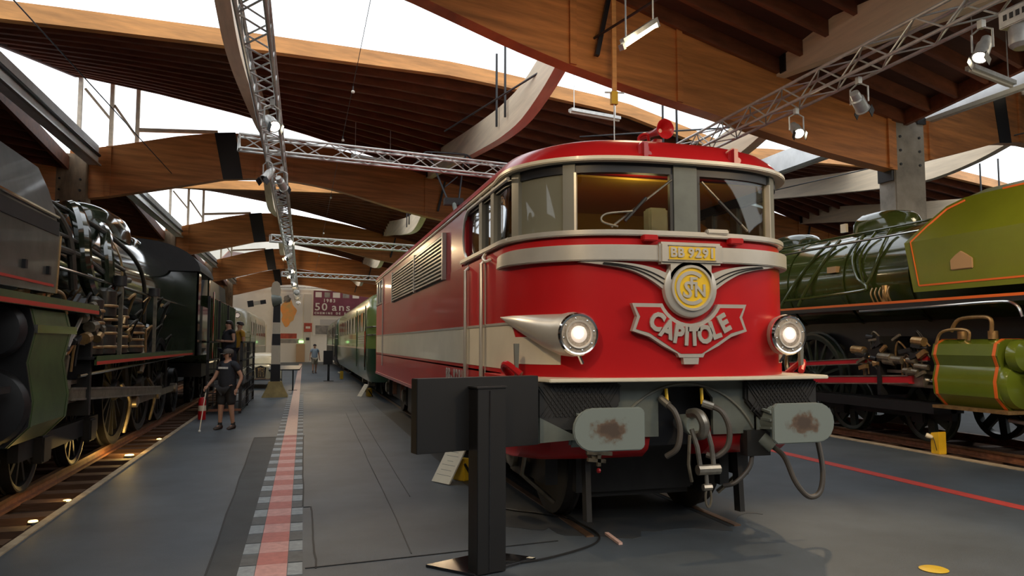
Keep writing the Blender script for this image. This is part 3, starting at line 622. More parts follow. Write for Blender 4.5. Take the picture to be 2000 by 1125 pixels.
MB().tube([(CX+.10,5.84,.65),(CX+.11,5.84,.5)], .018, 8).build('coupling_screw', steel, cp); MB().cyl((CX+.07,5.84,.5),(CX+.15,5.84,.5),.03,8).build('coupling_nut', steel, cp)
lk = [(CX+.12+.028*math.cos(t), 5.84, .415+.085*math.sin(t)) for t in [2*math.pi*i/16 for i in range(16)]]; MB().tube(lk, .011, 6, closed=True).build('chain_link', oldsteel, cp)
def hose(pts, r=.026, m=hosegrey, nm='brake_hose'):
    h = MB().tube(spline(pts, 6), r, 10).build(nm, m, loco); return h
h = hose([(CX-.20,6.0,1.22),(CX-.15,5.92,1.15),(CX-.12,5.88,1.0),(CX-.15,5.88,.84),(CX-.22,5.95,.76)]); MB().cyl((CX-.22,6.05,1.26),(CX-.18,5.97,1.20),.034,10).build('hose_coupling', steel, h); MB().tube([(CX-.17,6.03,1.34),(CX-.175,6.0,1.22)], .016, 6).build('stopcock', yellow, h)
h = hose([(CX+.22,5.98,1.19),(CX+.30,5.9,1.14),(CX+.35,5.86,1.0),(CX+.33,5.86,.84),(CX+.24,5.9,.75),(CX+.17,5.95,.76)]); MB().cyl((CX+.17,6.0,1.21),(CX+.25,5.95,1.18),.036,10).build('hose_coupling', steel, h); MB().tube([(CX+.18,6.03,1.34),(CX+.17,6.0,1.20)], .016, 6).build('stopcock', yellow, h)
# jumper cable looping below the right buffer
h = hose([(CX+.84,5.98,.82),(CX+.93,5.9,.72),(CX+1.0,5.84,.50),(CX+1.12,5.82,.37),(CX+1.24,5.82,.41),(CX+1.29,5.84,.60),(CX+1.29,5.9,.86)], .024, nm='jumper_cable')
MB().cyl((CX+.78,6.02,.88),(CX+.86,5.96,.80),.06,12).build('jumper_socket', bufgrey, h); MB().bx(CX+.62, CX+.86, 6.0, 6.12, .72, .95).build('jumper_box', undergear, h)
hose([(CX+.70,6.05,.74),(CX+.62,5.98,.62),(CX+.48,5.98,.50),(CX+.40,6.05,.46)], .02, nm='jumper_cable')
# hose valve under the left buffer
v = MB().cyl((CX-.86,5.98,.80),(CX-.86,6.1,.80),.05,10).build('valve', oldsteel, loco)
for a, b_ in (((-.95,.82),(-.72,.80)),((-.90,.87),(-.80,.87)),((-.84,.80),(-.84,.70)),((-.94,.76),(-.78,.74))): MB().bar((CX+a[0],5.98,a[1]),(CX+b_[0],5.98,b_[1]),.035,.03).build('valve_lever', oldsteel, v)
MB().sphere((CX-.845,5.97,.665), .022, 8).build('valve_knob', red, v)
# running gear
for yb in (9.0, 17.6):
    bg = MB()
    for sg in (-1, 1): bg.bx(CX+sg*1.02-.06, CX+sg*1.02+.06, yb-2.3, yb+2.3, .42, .75)
    bg.bx(CX-1.0, CX+1.0, yb-.3, yb+.3, .35, .75); bgo = bg.build('bogie_frame', undergear, loco)
    for dy in (-1.6, 1.6):
        for sg in (-1, 1):
            x = CX+sg*.755
            MB().lathe([(0,-.06),(.12,-.07),(.14,-.05),(.50,-.05),(.54,-.065),(.625,-.065),(.63,.03),(.655,.045),(.655,.07),(0,.07)], (x+sg*.0, yb+dy, .64), (-sg,0,0), 36).build('wheel', undergear, bgo)
            MB().bx(x+sg*.23, x+sg*.42, yb+dy-.2, yb+dy+.2, .42, .82).build('axle_box', undergear, bgo, bevel=.02)
            MB().lathe([(.13,0),(.13,.05),(.10,.07)], (x+sg*.42, yb+dy, .62), (sg,0,0), 16).build('axle_cap', oldsteel, bgo)
        MB().cyl((CX-.8, yb+dy, .64), (CX+.8, yb+dy, .64), .09, 10).build('axle', undergear, bgo)
        MB().bx(CX-.62, CX+.62, yb+dy-.45, yb+dy+.45, .22, .95).build('traction_motor', undergear, bgo, bevel=.06)
        for sg in (-1, 1): MB().bx(CX+sg*.755-.05, CX+sg*.755+.05, yb+dy-.78, yb+dy-.68, .35, .95).build('brake_block', undergear, bgo)
    for sg in (-1, 1):
        for dy in (-.75, .75): MB().lathe([(.11,0),(.11,.3)], (CX+sg*1.06, yb+dy, .5), (0,0,1), 12).build('coil_spring', rust, bgo)
for sg in (-1, 1):   # guard irons, sand pipe, equipment boxes
    MB().bar((CX+sg*.78, 6.45, .9), (CX+sg*.78, 6.40, .14), .10, .05, (1,0,0)).build('guard_iron', undergear, loco)
    MB().bx(CX+sg*1.0-.22, CX+sg*1.0+.22, 11.5, 15.2, .35, .97).build('equipment_box', undergear, loco, bevel=.02)
    MB().lathe([(.14,0),(.15,.02),(.11,.04),(.05,.05)], (CX+sg*1.42, 7.55, .62), (sg,0,0), 18).build('hand_wheel', steel, loco)
    MB().tube([(CX+sg*1.2,6.8,.95),(CX+sg*1.25,6.9,.5),(CX+sg*.9,7.0,.2)], .025, 6).build('sand_pipe', oldsteel, loco)
MB().bx(CX-1.0, CX+1.0, 6.5, 20.2, .75, 1.3).build('underframe', undergear, loco)
MB().bx(CX-.25, CX+.25, 6.06, 6.11, 3.31, 3.34).build('cab_fill_strip', lampmat('cabfill', (1,.82,.4), 1.5), loco)  # glowing strip added out of sight behind the header to brighten the cab
_l = bpy.data.lights.new('cab_fill_light', 'POINT'); _l.energy = 5; _l.color = (1,.8,.4); _l.shadow_soft_size = .15; _o = bpy.data.objects.new('cab_fill_light', _l); COL.objects.link(_o); _o.location = (CX-.2, 6.4, 3.28)  # unseen fill light added for the cab lining
# wipers
for xa, xb, za, zb2 in ((-.14,-.70,3.20,2.76),(.16,.66,3.20,2.78)):
    wp = MB().tube([(CX+xa, YF-.005, za), (CX+xb, YF+.02+.05*abs(xb), zb2)], .011, 6).build('wiper_arm', oldsteel, loco)
    MB().tube([(CX+xa*.6+xb*.4-.03, YF-.01, za*.6+zb2*.4), (CX+xb*.85, YF+.0, zb2+.05)], .016, 6).build('wiper_blade', rubber, wp)
MB().tube(spline([(CX-.66,YF,2.76),(CX-.80,YF+.02,2.80),(CX-.76,YF+.02,2.87),(CX-.5,YF-.01,2.90)], 5), .010, 6).build('wiper_link', oldsteel, loco)
MB().bx(CX+.18, CX+.40, YF-.06, YF, 2.72, 2.765).build('wiper_motor', silver, loco, bevel=.01)
# ---------------------------------------------------------------- lighting trusses with lamps
def truss(name, p, q, sz, label, cut, upv=(0,0,1), pitch=.42):
    """four-chord truss from p to q; braces nearer than `cut` metres along it are single parts, the rest one part"""
    p, q = Vector(p), Vector(q); d = (q-p); L = d.length; d.normalize(); sd = d.cross(Vector(upv)).normalized(); u = sd.cross(d)
    t = thing(name, p, label, 'truss'); h = sz/2; cs = [sd*a*h+u*b*h for a, b in ((-1,-1),(1,-1),(1,1),(-1,1))]
    for c in cs: MB().tube([p+c, q+c], .024, 8).build('chord', alum, t)
    n = int(L/pitch); far = MB(); protos = {}
    for f in range(4):
        a, b = cs[f], cs[(f+1) % 4]
        for i in range(n):
            s0 = p+d*(i*pitch); A, B = (a, b) if (i+f) % 2 == 0 else (b, a)
            if i*pitch < cut:
                k = (f, (i+f) % 2)
                if k not in protos: protos[k] = (MB().tube([s0+A, s0+d*pitch+B], .012, 5).build('brace', alum, t), i)
                else: shared(protos[k][0], 'brace', d*((i-protos[k][1])*pitch))
            else: far.tube([s0+A, s0+d*pitch+B], .012, 4)
    if far.v: far.build('far_braces', alum, t, kind='stuff')
    for e in (p, q): MB().tube([e+c for c in cs], .024, 6, closed=True).build('end_frame', alum, t)
    return t
def parcan(loc, target, label, lit=0, col=(1,.76,.46), ang=60, r=.075, L=.30, drop=.0):
    """spotlight: clamp, yoke, can, lens; hangs under a truss chord"""
    loc = Vector(loc); d = (Vector(target)-loc).normalized(); t = thing('spotlight', loc, label, 'spotlight', 'spotlights on the lighting trusses')
    b = loc-d*L*.6
    MB().lathe([(.03,-L*.62),(r*.7,-L*.6),(r*.8,-L*.3),(r,-L*.25),(r,L*.35),(r*1.15,L*.36),(r*1.15,L*.4),(r*.95,L*.4),(r*.92,L*.2),(0,L*.18)], loc, d, 18).build('can', alum, t)
    MB().lathe([(0,.0),(r*.93,0),(r*.93,.01)], loc+d*L*.33, d, 18).build('lens', glow if lit else chrome, t)
    sdv = d.cross(Vector((0,0,1))); sdv = sdv.normalized() if sdv.length > .1 else Vector((1,0,0))
    top = loc+Vector((0,0,.26+drop))
    MB().tube([loc+sdv*(r+.03), loc+sdv*(r+.03)+Vector((0,0,.2)), top, loc-sdv*(r+.03)+Vector((0,0,.2)), loc-sdv*(r+.03)], .012, 6).build('yoke', alum, t)
    MB().bx(top.x-.03, top.x+.03, top.y-.03, top.y+.03, top.z-.02, top.z+.07).build('clamp', alum, t)
    for s_ in (-1, 1):
        c = loc+d*L*.42+sdv*s_*r*1.15; MB().obx(c+d*.04, sdv*.004, d*.05, sdv.cross(d)*r*.8).build('barn_door', blackpl, t)
    if lit: spot('spot_beam', loc+d*(L*.45), target, lit, col, ang)
    return t
ZT = 5.2; XM = -.57; XT = 7.0
truss('lighting_truss', (XM, 1.0, ZT), (XM, 63, ZT), .29, 'long silver lighting truss running down the hall over the guide line', 19)
truss('lighting_truss', (XT, .6, ZT+.22), (XT, 20, ZT+.22), .29, 'silver lighting truss on the right above the green steam locomotive', 13)
truss('lighting_truss', (-1.26, 14.8, 5.56), (6.7, 16.2, 5.56), .27, 'nearest cross truss passing over the red locomotive', 8)
truss('lighting_truss', (-1.24, 28.3, 5.55), (6.5, 30.6, 5.55), .24, 'second cross truss further down the hall', 0)
truss('lighting_truss', (-1.24, 43.0, 5.55), (6.5, 45.2, 5.55), .24, 'third and furthest cross truss down the hall', 0)
WARM = (1, .72, .40)
parcan((XM+.1, 10.3, 4.69), (2.2, 4.5, 0.2), 'nearest lit spotlight in view on the long truss', 250, WARM)
parcan((XM-.1, 13.6, 4.69), (-3, 11, 1), 'unlit white spotlight where the long truss meets the nearest cross truss', 0)
parcan((XM+.12, 14.3, 4.69), (2, 20, 1), 'dark spotlight just behind the cross truss joint', 0)
parcan((XM+.1, 22.4, 4.69), (1.8, 17.5, 1.6), 'lit spotlight in the middle of the long truss', 350, WARM)
parcan((XM, 26.5, 4.69), (-3, 24, 2), 'lit spotlight near the second cross truss joint', 300, WARM)
parcan((XM, 31.5, 4.69), (2.2, 27, 2), 'lit spotlight beyond the second cross truss', 350, WARM)
parcan((XM, 34.0, 4.69), (-3, 31, 2), 'lit spotlight past the middle of the far half of the long truss', 350, WARM)
parcan((XM, 38.5, 4.69), (2.2, 33, 2), 'lit spotlight close to the furthest cross truss', 350, WARM)
for yy, tg, lb in ((45.5, (-1, 68, 3), 'big lit floodlight past the furthest cross truss'), (51.5, (3, 69, 4), 'big lit floodlight in the middle of the last group on the long truss'), (58, (0, 68, 2), 'big lit floodlight closest to the far wall')):
    parcan((XM+.12, yy, 4.70), tg, lb, 420, WARM, 75, r=.15, L=.3)
parcan((XT, 9.3, 4.90), (5.6, 4.5, .6), 'lit spotlight at the far end of the right truss', 300, WARM)
parcan((XT, 8.0, 4.90), (9.5, 9.2, 3.0), 'unlit chrome spotlight in the middle of the right truss', 0, drop=.02, r=.085)
parcan((XT, 6.15, 4.90), (4.6, 5.4, 1.2), 'lit spotlight beside the dimmer box at the picture edge', 300, WARM)
parcan((XT, 5.2, 4.90), (9.6, 9.0, 2.6), 'lit spotlight hanging nearer than the dimmer box', 450, WARM)
bx_ = thing('dimmer_box', (XT, 5.65, 5.0), 'grey dimmer box hung under the right truss', 'electrical box')
MB().bx(XT-.12, XT+.12, 5.5, 5.85, 4.98, 5.16).build('case', alum, bx_, bevel=.01); MB().lathe([(.11,0),(.13,.03),(.13,.2),(.09,.24)], (XT, 5.68, 4.98), (0,0,-1), 16).build('round_fixture', alum, bx_)
for i in range(4): MB().bx(XT-.125, XT-.118, 5.54+i*.07, 5.58+i*.07, 5.05, 5.11).build('socket', blackpl, bx_)
# lamps nearer than the picture's edge that light the nose
parcan((XM, 2.4, 4.69), (3.0, 6.0, 2.0), 'lit spotlight at the near end of the long truss, short of the picture', 265, WARM, 55)
parcan((XT, 1.6, 4.90), (3.6, 6.0, 2.0), 'lit spotlight at the near end of the right truss above the walkway', 315, WARM, 55)
parcan((XT, 2.6, 4.90), (10.0, 9.5, 2.6), 'lit spotlight aimed at the green smoke deflector', 520, WARM, 60)
# fluorescent battens
def batten(p, q, lab, lit):
    p, q = Vector(p), Vector(q); t = thing('fluorescent_batten', p, lab, 'light fixture', 'fluorescent battens under the roof')
    d = (q-p).normalized()
    if lit:
        MB().tube([p, q], .028, 10).build('tube', tubeglow, t)
        for e in (p, q): MB().bar(e-d*.03, e+d*.03, .07, .07).build('end_cap', alum, t)
        MB().bar(p+Vector((0,0,.07)), q+Vector((0,0,.07)), .06, .06).build('tray', alum, t)
        m_ = (p+q)/2
        MB().tube([p+d*.1+Vector((0,0,.1)), p+d*.1+Vector((0,0,1.4))], .012, 6).build('hanger', alum, t); MB().tube([q-d*.1+Vector((0,0,.1)), q-d*.1+Vector((0,0,1.2))], .012, 6).build('hanger', alum, t)
        l = bpy.data.lights.new('tube_light', 'POINT'); l.energy = 36 if p.z < 5.5 and p.x < 6 else 28; l.color = (1,.80,.5); l.shadow_soft_size = .3; o = bpy.data.objects.new('tube_light', l); COL.objects.link(o); o.location = m_-Vector((0,0,.1))
    else:
        MB().bar(p, q, .16, .07).build('tray', alum, t); MB().bar(p-Vector((0,0,.05)), q-Vector((0,0,.05)), .05, .04).build('tube', whitewall, t)
        for e in (p+d*.1, q-d*.1): MB().tube([e, e+Vector((0,0,1.3))], .01, 6).build('hanger', alum, t)
batten((3.75, 8.3, 5.42), (4.45, 8.75, 5.98), 'lit fluorescent tube under the front beam', True)
batten((5.2, 6.4, 6.4), (6.3, 6.7, 6.4), 'unlit fluorescent batten above the lit tube', False)
batten((10.2, 9.2, 6.15), (11.4, 9.5, 6.1), 'unlit fluorescent batten right of the truss', False)
batten((1.2, 21, 7.0), (2.4, 21.3, 6.95), 'unlit fluorescent batten on the ceiling behind the pantograph', False)
batten((5.6, 15.2, 6.9), (6.9, 15.5, 6.9), 'unlit fluorescent batten behind the front beam', False)
batten((8.6, 5.0, 5.6), (9.7, 5.3, 5.6), 'added lit fluorescent tube high on the right, just outside the picture', True)  # unseen tube added to warm the front beam
batten((1.0, 3.2, 6.0), (2.1, 3.5, 6.0), 'added lit fluorescent tube overhead, unseen near the camera', True)  # added out of view to brighten beams and ceiling
batten((12.6, 9.6, 5.4), (13.7, 9.9, 5.4), 'added lit fluorescent tube beyond the green locomotive, out of view', True)  # another unseen tube, added as fill for the beams on the right
# string of little bulbs
bw = thing('bulb_string', (1.05, 9, 6.9), 'thin wire with small bulbs hanging beside the long truss', 'light string')
MB().tube([(.85, 9.0, 6.75), (.6, 46, 6.0)], .006, 5).build('wire', blackpl, bw)
for y in (9.6, 14.2, 17.5, 24, 31, 38):
    z = 6.75-(y-9)*.75/37; x = .85-(y-9)*.25/37
    MB().cyl((x, y, z), (x, y, z-.08), .012, 6).build('bulb_holder', blackpl, bw); MB().sphere((x, y, z-.11), .035, 8).build('bulb', whitewall, bw)
cord = thing('hook_block', (4.55, 10.4, 4.6), 'yellow hook block on a steel rope above the cab horn', 'hook block')
MB().bx(4.50, 4.60, 10.36, 10.44, 5.42, 5.62).build('block', yellow, cord); MB().tube([(4.55, 10.4, 5.42), (4.55, 10.4, 4.4)], .01, 6).build('rope', alum, cord)
MB().tube([(4.40, 10.4, 5.60), (4.72, 10.4, 5.62)], .014, 6).build('cross_bar', alum, cord); MB().bx(4.53, 4.60, 10.4, 10.43, 5.6, 7.2).build('drop_bar', fasciawood, cord)
# ---------------------------------------------------------------- steam locomotives
darksteel = mat('darksteel', (.05, .047, .038), .35, metal=.5, noise=(7, .5))
dkgreen = mat('dkgreen', (.028, .04, .02), .12, coat=.9, noise=(2, .3)); blkgreen = mat('blkgreen', (.02, .027, .016), .12, coat=.9, noise=(3, .4)); oldgreen = mat('oldgreen', (.05, .082, .03), .35, noise=(4, .4))
defgrey = mat('defgrey', (.085, .085, .075), .32, metal=.2, noise=(3, .5), coat=.3); mossgreen = mat('mossgreen', (.135, .165, .012), .3, coat=.4, noise=(1.5, .1)); boilgreen = mat('boilgreen', (.045, .062, .014), .14, coat=.7, noise=(2, .12))
cylgreen = mat('cylgreen', (.10, .14, .014), .2, coat=.6, noise=(2, .12)); orange = mat('orange', (.62, .12, .015), .45); linered = mat('linered', (.45, .03, .02), .45); brass = mat('brass', (.42, .27, .12), .35, metal=.7, noise=(9, .4))
wheelgreen = mat('wheelgreen', (.022, .032, .024), .4, noise=(6, .4)); soot = mat('soot', (.01, .01, .011), .5, noise=(5, .4)); tan = mat('tan', (.38, .24, .12), .55); rodred = mat('rodred', (.5, .02, .03), .3, coat=.4)
def wheel(t, x, y, r, sg, m, spokes=12, holes=False):
    w = MB().lathe([(r*.86,-.05),(r*.95,-.065),(r*.955,-.07),(r,-.07),(r*1.0,.04),(r*1.045,.05),(r*1.045,.075),(r*.86,.075)], (x, y, r+.10), (-sg,0,0), 32, ring=True)
    w.lathe([(0,-.10),(r*.16,-.10),(r*.2,-.06),(r*.22,.06),(0,.06)], (x, y, r+.10), (-sg,0,0), 16)
    n = spokes
    for k in range(n):
        a = 2*math.pi*k/n+.1; c, s = math.cos(a), math.sin(a)
        if holes: w.obx((x, y+c*r*.53, r+.10+s*r*.53), (.035,0,0), (0,c*r*.36,s*r*.36), (0,-s*r*.14,c*r*.14))
        else: w.bar((x, y+c*r*.15, r+.10+s*r*.15), (x, y+c*r*.9, r+.10+s*r*.9), .05, .05)
    return w.build('wheel', m, t)
def steam(name, xc, label, V, G):
    """V: visible side; everything is built on both sides. G: measures and materials"""
    t = thing(name, (xc, 12, 0), label, 'locomotive'); zb, rb = G['axis'], G['r']; y0, yc = G['front'], G['cab']
    bo = MB().lathe([(rb*.93,0),(rb,.02),(rb,2.2),(rb*1.0,(yc-y0)*.45),(rb*1.08,(yc-y0)*.8),(rb*1.1,yc-y0)], (xc, y0, zb), (0,1,0), 40).build('boiler', G['boil'], t)
    MB().lathe([(0,-.10),(rb*.5,-.09),(rb*.86,-.04),(rb*.93,.0),(rb*.93,.04)], (xc, y0, zb), (0,1,0), 36).build('smokebox_door', soot, bo)
    for y in G['bands']: MB().lathe([(rb*1.02+G.get('bt',.0),0),(rb*1.02+G.get('bt',.0)+.012,0),(rb*1.02+G.get('bt',.0)+.012,.06),(rb*1.02+G.get('bt',.0),.06)], (xc, y, zb), (0,1,0), 40, ring=True).build('boiler_band', G['band'], bo)
    for (y, w, l, z1, m) in G['domes']:   # dome: rounded oblong on the boiler top
        rows = []
        for f, zz in ((1.02,0),(1,.35),(.97,.62),(.9,.8),(.75,.93),(.5,.99),(.15,1.0)):
            rows.append([(xc+w*f*math.copysign(abs(math.cos(a))**.7, math.cos(a)), y+l*f*math.copysign(abs(math.sin(a))**.7, math.sin(a)), zb+rb*.8+(z1-zb-rb*.8)*zz) for a in [2*math.pi*i/28 for i in range(28)]])
        MB().grid(rows, closed=True, cap=True).build('dome', m, bo)
    # smoke-box saddle, frames and bogies
    MB().bx(xc-.55, xc+.55, y0+.2, yc+1.2, .75, zb-.4).build('main_frame', soot, t)
    for sg in (-1, 1):
        xs_ = xc+sg*G['hw']; X = lambda a: xc+sg*a
        def bxs(a0, a1, *r): return MB().bx(min(X(a0), X(a1)), max(X(a0), X(a1)), *r)
        hw = G['hw']
        for (ya, yb_, z) in G['boards']:
            b = bxs(.5, hw, ya, yb_, z-.03, z).build('running_board', soot, t)
            bxs(hw-.02, hw+.008, ya, yb_, z-.10, z+.012).build('board_edge', G['edge'], b); bxs(hw+.008, hw+.012, ya, yb_, z-.03-G['lz'], z+.012-G['lz']).build('edge_line', G['line'], b)
        G['deflector'](t, sg, X)
        # cylinder block
        cy0, cy1, zc_, zv = G['cyl']
        prof = []
        rC, rV = G['rc'], G['rv']; xo = hw
        fr = [(X(hw-2*rV-.1), zv+rV), (X(hw-.18), zv+rV), (X(hw-.05), zv+rV-.07), (X(hw), zv), (X(hw-.06), (zc_+zv)/2+.05), (X(hw), zc_+.05), (X(hw-.02), zc_-rC*.5), (X(hw-.2), zc_-rC), (X(hw-2*rC-.1), zc_-rC)]
        cyb = MB().py(fr, cy0, cy1).build('cylinder_block', G['cylm'], t)
        for y in (cy0+.03, cy1-.09):
            cxm, czm = xc+sg*(hw-.4), (zc_+zv)/2
            f2 = [(cxm+(a-cxm)*1.015, czm+(b-czm)*1.012) for a, b in fr]; MB().py(f2, y, y+.05).build('cylinder_band', G['cline'], cyb)
        MB().lathe([(0,-.16),(rV*.5,-.15),(rV*.92,-.12),(rV,-.06),(rV,.02)], (X(hw-rV-.03), cy0-.12, zv), (0,1,0), 28).build('valve_cover', G['cover'], cyb)
        MB().lathe([(0,-.14),(rC*.55,-.13),(rC*.93,-.09),(rC,-.03),(rC,.02)], (X(hw-rC), cy0-.02, zc_), (0,1,0), 32).build('cylinder_cover', G['cover'], cyb)
        MB().lathe([(rV*.2,-.02),(rV*.2,.02)], (X(hw-rV-.03), cy0-.3, zv), (0,1,0), 10).build('cover_boss', steel, cyb); MB().lathe([(rC*.15,-.03),(rC*.15,.02)], (X(hw-rC), cy0-.17, zc_), (0,1,0), 10).build('cover_boss', steel, cyb)
        if G.get('silverband'): MB().py([(a, b) for a, b in fr], cy0-.02, cy0).build('front_plate', soot, cyb)
        if G.get('silverband'): bxs(hw-.02, hw+.02, cy0, cy1+.12, zv-.03, zv+.05).build('bright_strip', chrome, cyb)
        # pipes over the cylinder
        for k, dy in enumerate((.22, .75)):
            MB().cyl((X(hw-.2), cy0+dy, zv+rV), (X(hw-.2), cy0+dy, zv+rV+.12), .07, 12).build('relief_valve', brass, cyb)
        MB().tube(spline([(X(hw-.15),cy0+.2,zv+rV+.1),(X(hw-.15),cy0+.2,zv+rV+.28),(X(hw-.15),cy0+.35,zv+rV+.33),(X(hw-.15),cy0+.75,zv+rV+.30),(X(hw-.15),cy0+.9,zv+rV+.12)], 5), .03, 8).build('steam_pipe', brass, cyb)
        MB().tube(spline([(X(hw-.05),cy0+.5,zv+rV-.02),(X(hw-.05),cy0+.5,zv+rV+.12),(X(hw-.05),cy0+.75,zv+rV+.15),(X(hw-.05),cy0+1.0,zv+rV+.10),(X(hw-.05),cy0+1.1,zv+rV-.08)], 5), .022, 8).build('steam_pipe', brass, cyb)
        # motion: slide bars, crosshead, rods, valve link
        zc2 = zc_
        for dz in (-.10, .12): MB().bar((X(hw-.28), cy1, zc2+dz), (X(hw-.28), cy1+1.25, zc2+dz), .08, .05).build('slide_bar', steel, t)
        ch = MB().bx(min(X(hw-.36), X(hw-.18)), max(X(hw-.36), X(hw-.18)), cy1+.35, cy1+.75, zc2-.12, zc2+.16).build('crosshead', steel, t, bevel=.02)
        MB().cyl((X(hw-.27), cy1, zc2), (X(hw-.27), cy1+.5, zc2), .035, 8).build('piston_rod', chrome, ch); MB().bar((X(hw-.2), cy1+.5, zc2+.15), (X(hw-.2), cy1+.62, zc2+.45), .04, .07).build('drop_link', oldsteel, ch)
        yw = G['drivers']
        rd_ = MB().bar((X(hw-.16), cy1+.55, zc2), (X(hw-.16), yw[1], G['rd']+.10-.12), .05, .13).build('connecting_rod', G['rod'], t)
        for dz in (-.065, .065): MB().bar((X(hw-.135), cy1+.62, zc2+dz), (X(hw-.135), yw[1]-.2, G['rd']-.02+dz), .02, .025).build('rod_flange', steel, rd_)
        sr = MB().bar((X(hw-.24), yw[0], G['rd']-.10), (X(hw-.24), yw[-1], G['rd']-.10), .05, .12).build('side_rod', G['rod'], t)
        for y in yw: MB().lathe([(.10,0),(.10,.12),(.06,.14)], (X(hw-.3), y, G['rd']-.10), (sg,0,0), 14).build('crank_pin', steel, sr)
        er = MB().bar((X(hw-.2), cy1+.25, zv-.06), (X(hw-.2), yw[0]+.2, zv-.26), .04, .085).build('radius_rod', G['rod'], t)
        for dz in (-.045, .045): MB().bar((X(hw-.175), cy1+.25, zv-.06+dz), (X(hw-.175), yw[0]+.2, zv-.26+dz), .015, .02).build('rod_flange', steel, er)
        lk_ = MB().tube(spline([(X(hw-.18),yw[0]+.22,zv+.12),(X(hw-.18),yw[0]+.30,zv-.1),(X(hw-.18),yw[0]+.28,zv-.35),(X(hw-.18),yw[0]+.14,zv-.62)], 5), .05, 8).build('expansion_link', oldsteel, t)
        MB().tube([(X(hw-.14),yw[0]+.22,zv+.12),(X(hw-.14),yw[0]+.28,zv-.3)], .022, 6).build('link_guide', brass, lk_)
        MB().bar((X(hw-.16), yw[0]-.25, zv+.02), (X(hw-.16), yw[0]-.05, zv-.3), .04, .06).build('lifting_link', oldsteel, lk_)
        # motion bracket and assorted gear
        MB().bx(min(X(.6), X(hw-.1)), max(X(.6), X(hw-.1)), cy1+1.2, cy1+1.28, .85, zv+.3).build('motion_bracket', soot, t)
        for q in range(G.get('clutter', 14)):
            yq = cy1+.12+random.random()*1.5; zq = zv-.3+random.random()*.7; l = .08+random.random()*.2; w_ = .03+random.random()*.05
            mm = random.choice((oldsteel, brass, soot, oldsteel))
            if q % 3 == 0: MB().cyl((X(hw-.12), yq, zq), (X(hw-.12), yq+l, zq+.02), w_, 10).build('valve_fitting', mm, t)
            elif q % 3 == 1: MB().bar((X(hw-.1), yq, zq), (X(hw-.1), yq+l, zq+random.uniform(-.1,.1)), w_, w_).build('lever', mm, t)
            else: MB().tube(spline([(X(hw-.2),yq,zq),(X(hw-.15),yq+l*.5,zq+.12),(X(hw-.18),yq+l,zq),(X(hw-.2),yq+l*1.1,zq-.2)], 4), .016, 6).build('oil_pipe', mm, t)
        # wheels
        for y in G['bogie']: wheel(t, X(.755), y, G['rbw'], sg, G['wm'], G.get('bsp', 10), G.get('bh', False))
        for y in yw: wheel(t, X(.755), y, G['rd'], sg, G['wm'], 16)
        for y in G['trail']: wheel(t, X(.755), y, .52, sg, G['wm'], 10)
        bf = bxs(.85, .95, G['bogie'][0]-.6, G['bogie'][-1]+.6, .50, .72).build('bogie_frame', G.get('bogm', soot), t)
        for y in G['bogie']: bxs(.93, 1.05, y-.14, y+.14, .42, .72).build('axle_box', soot, bf, bevel=.02)
        MB().tube([(X(1.0), y0+.5, .55), (X(1.0), cy0+.2, .62)], .03, 6).build('guard_bar', steel, t)
        # handrail along the boiler
        hr = G['rail']; MB().tube([(X(hr[0]), hr[2], hr[1]), (X(hr[0]), hr[3], hr[1])], .02, 8).build('handrail', chrome, t)
    # buffer beam at the front
    bb = MB().bx(xc-1.3, xc+1.3, y0-1.0, y0-.9, .85, 1.3).build('buffer_beam', G.get('bbm', linered), t)
    for sg in (-1, 1): MB().lathe([(.11,0),(.10,.3),(.05,.32),(.05,.5),(.24,.52),(.22,.55),(0,.56)], (xc+sg*.89, y0-1.0, 1.06), (0,-1,0), 20).build('buffer', soot, bb)
    MB().bx(xc-1.25, xc+1.25, y0-.92, G['cyl'][0]-.3, 1.3, 1.36).build('front_platform', soot, t)
    # cab
    cw = G['cabw']; c = MB()
    ys, ye = yc, yc+G['cabl']
    for sg in (-1, 1): c.bx(min(xc+sg*cw, xc+sg*(cw-.04)), max(xc+sg*cw, xc+sg*(cw-.04)), ys, ye, 1.45, 2.62).bx(min(xc+sg*cw, xc+sg*(cw-.04)), max(xc+sg*cw, xc+sg*(cw-.04)), ys, ys+.45, 2.62, 3.4).bx(min(xc+sg*cw, xc+sg*(cw-.04)), max(xc+sg*cw, xc+sg*(cw-.04)), ye-.2, ye, 2.62, 3.4)
    c.bx(xc-cw, xc+cw, ys, ys+.05, 1.45, 3.4); cb = c.build('cab', G['cabm'], t)
    MB().py([(xc-cw-.05,3.38)]+[(xc+(cw+.05)*math.sin(a), 3.38+.72*math.cos(a)) for a in [math.radians(-84+168*i/16) for i in range(17)]]+[(xc+cw+.05,3.38)], ys-.15, ye+.2).build('cab_roof', soot, cb)
    return t
def quadplate(pts, sgthick, m, name, parent): return None
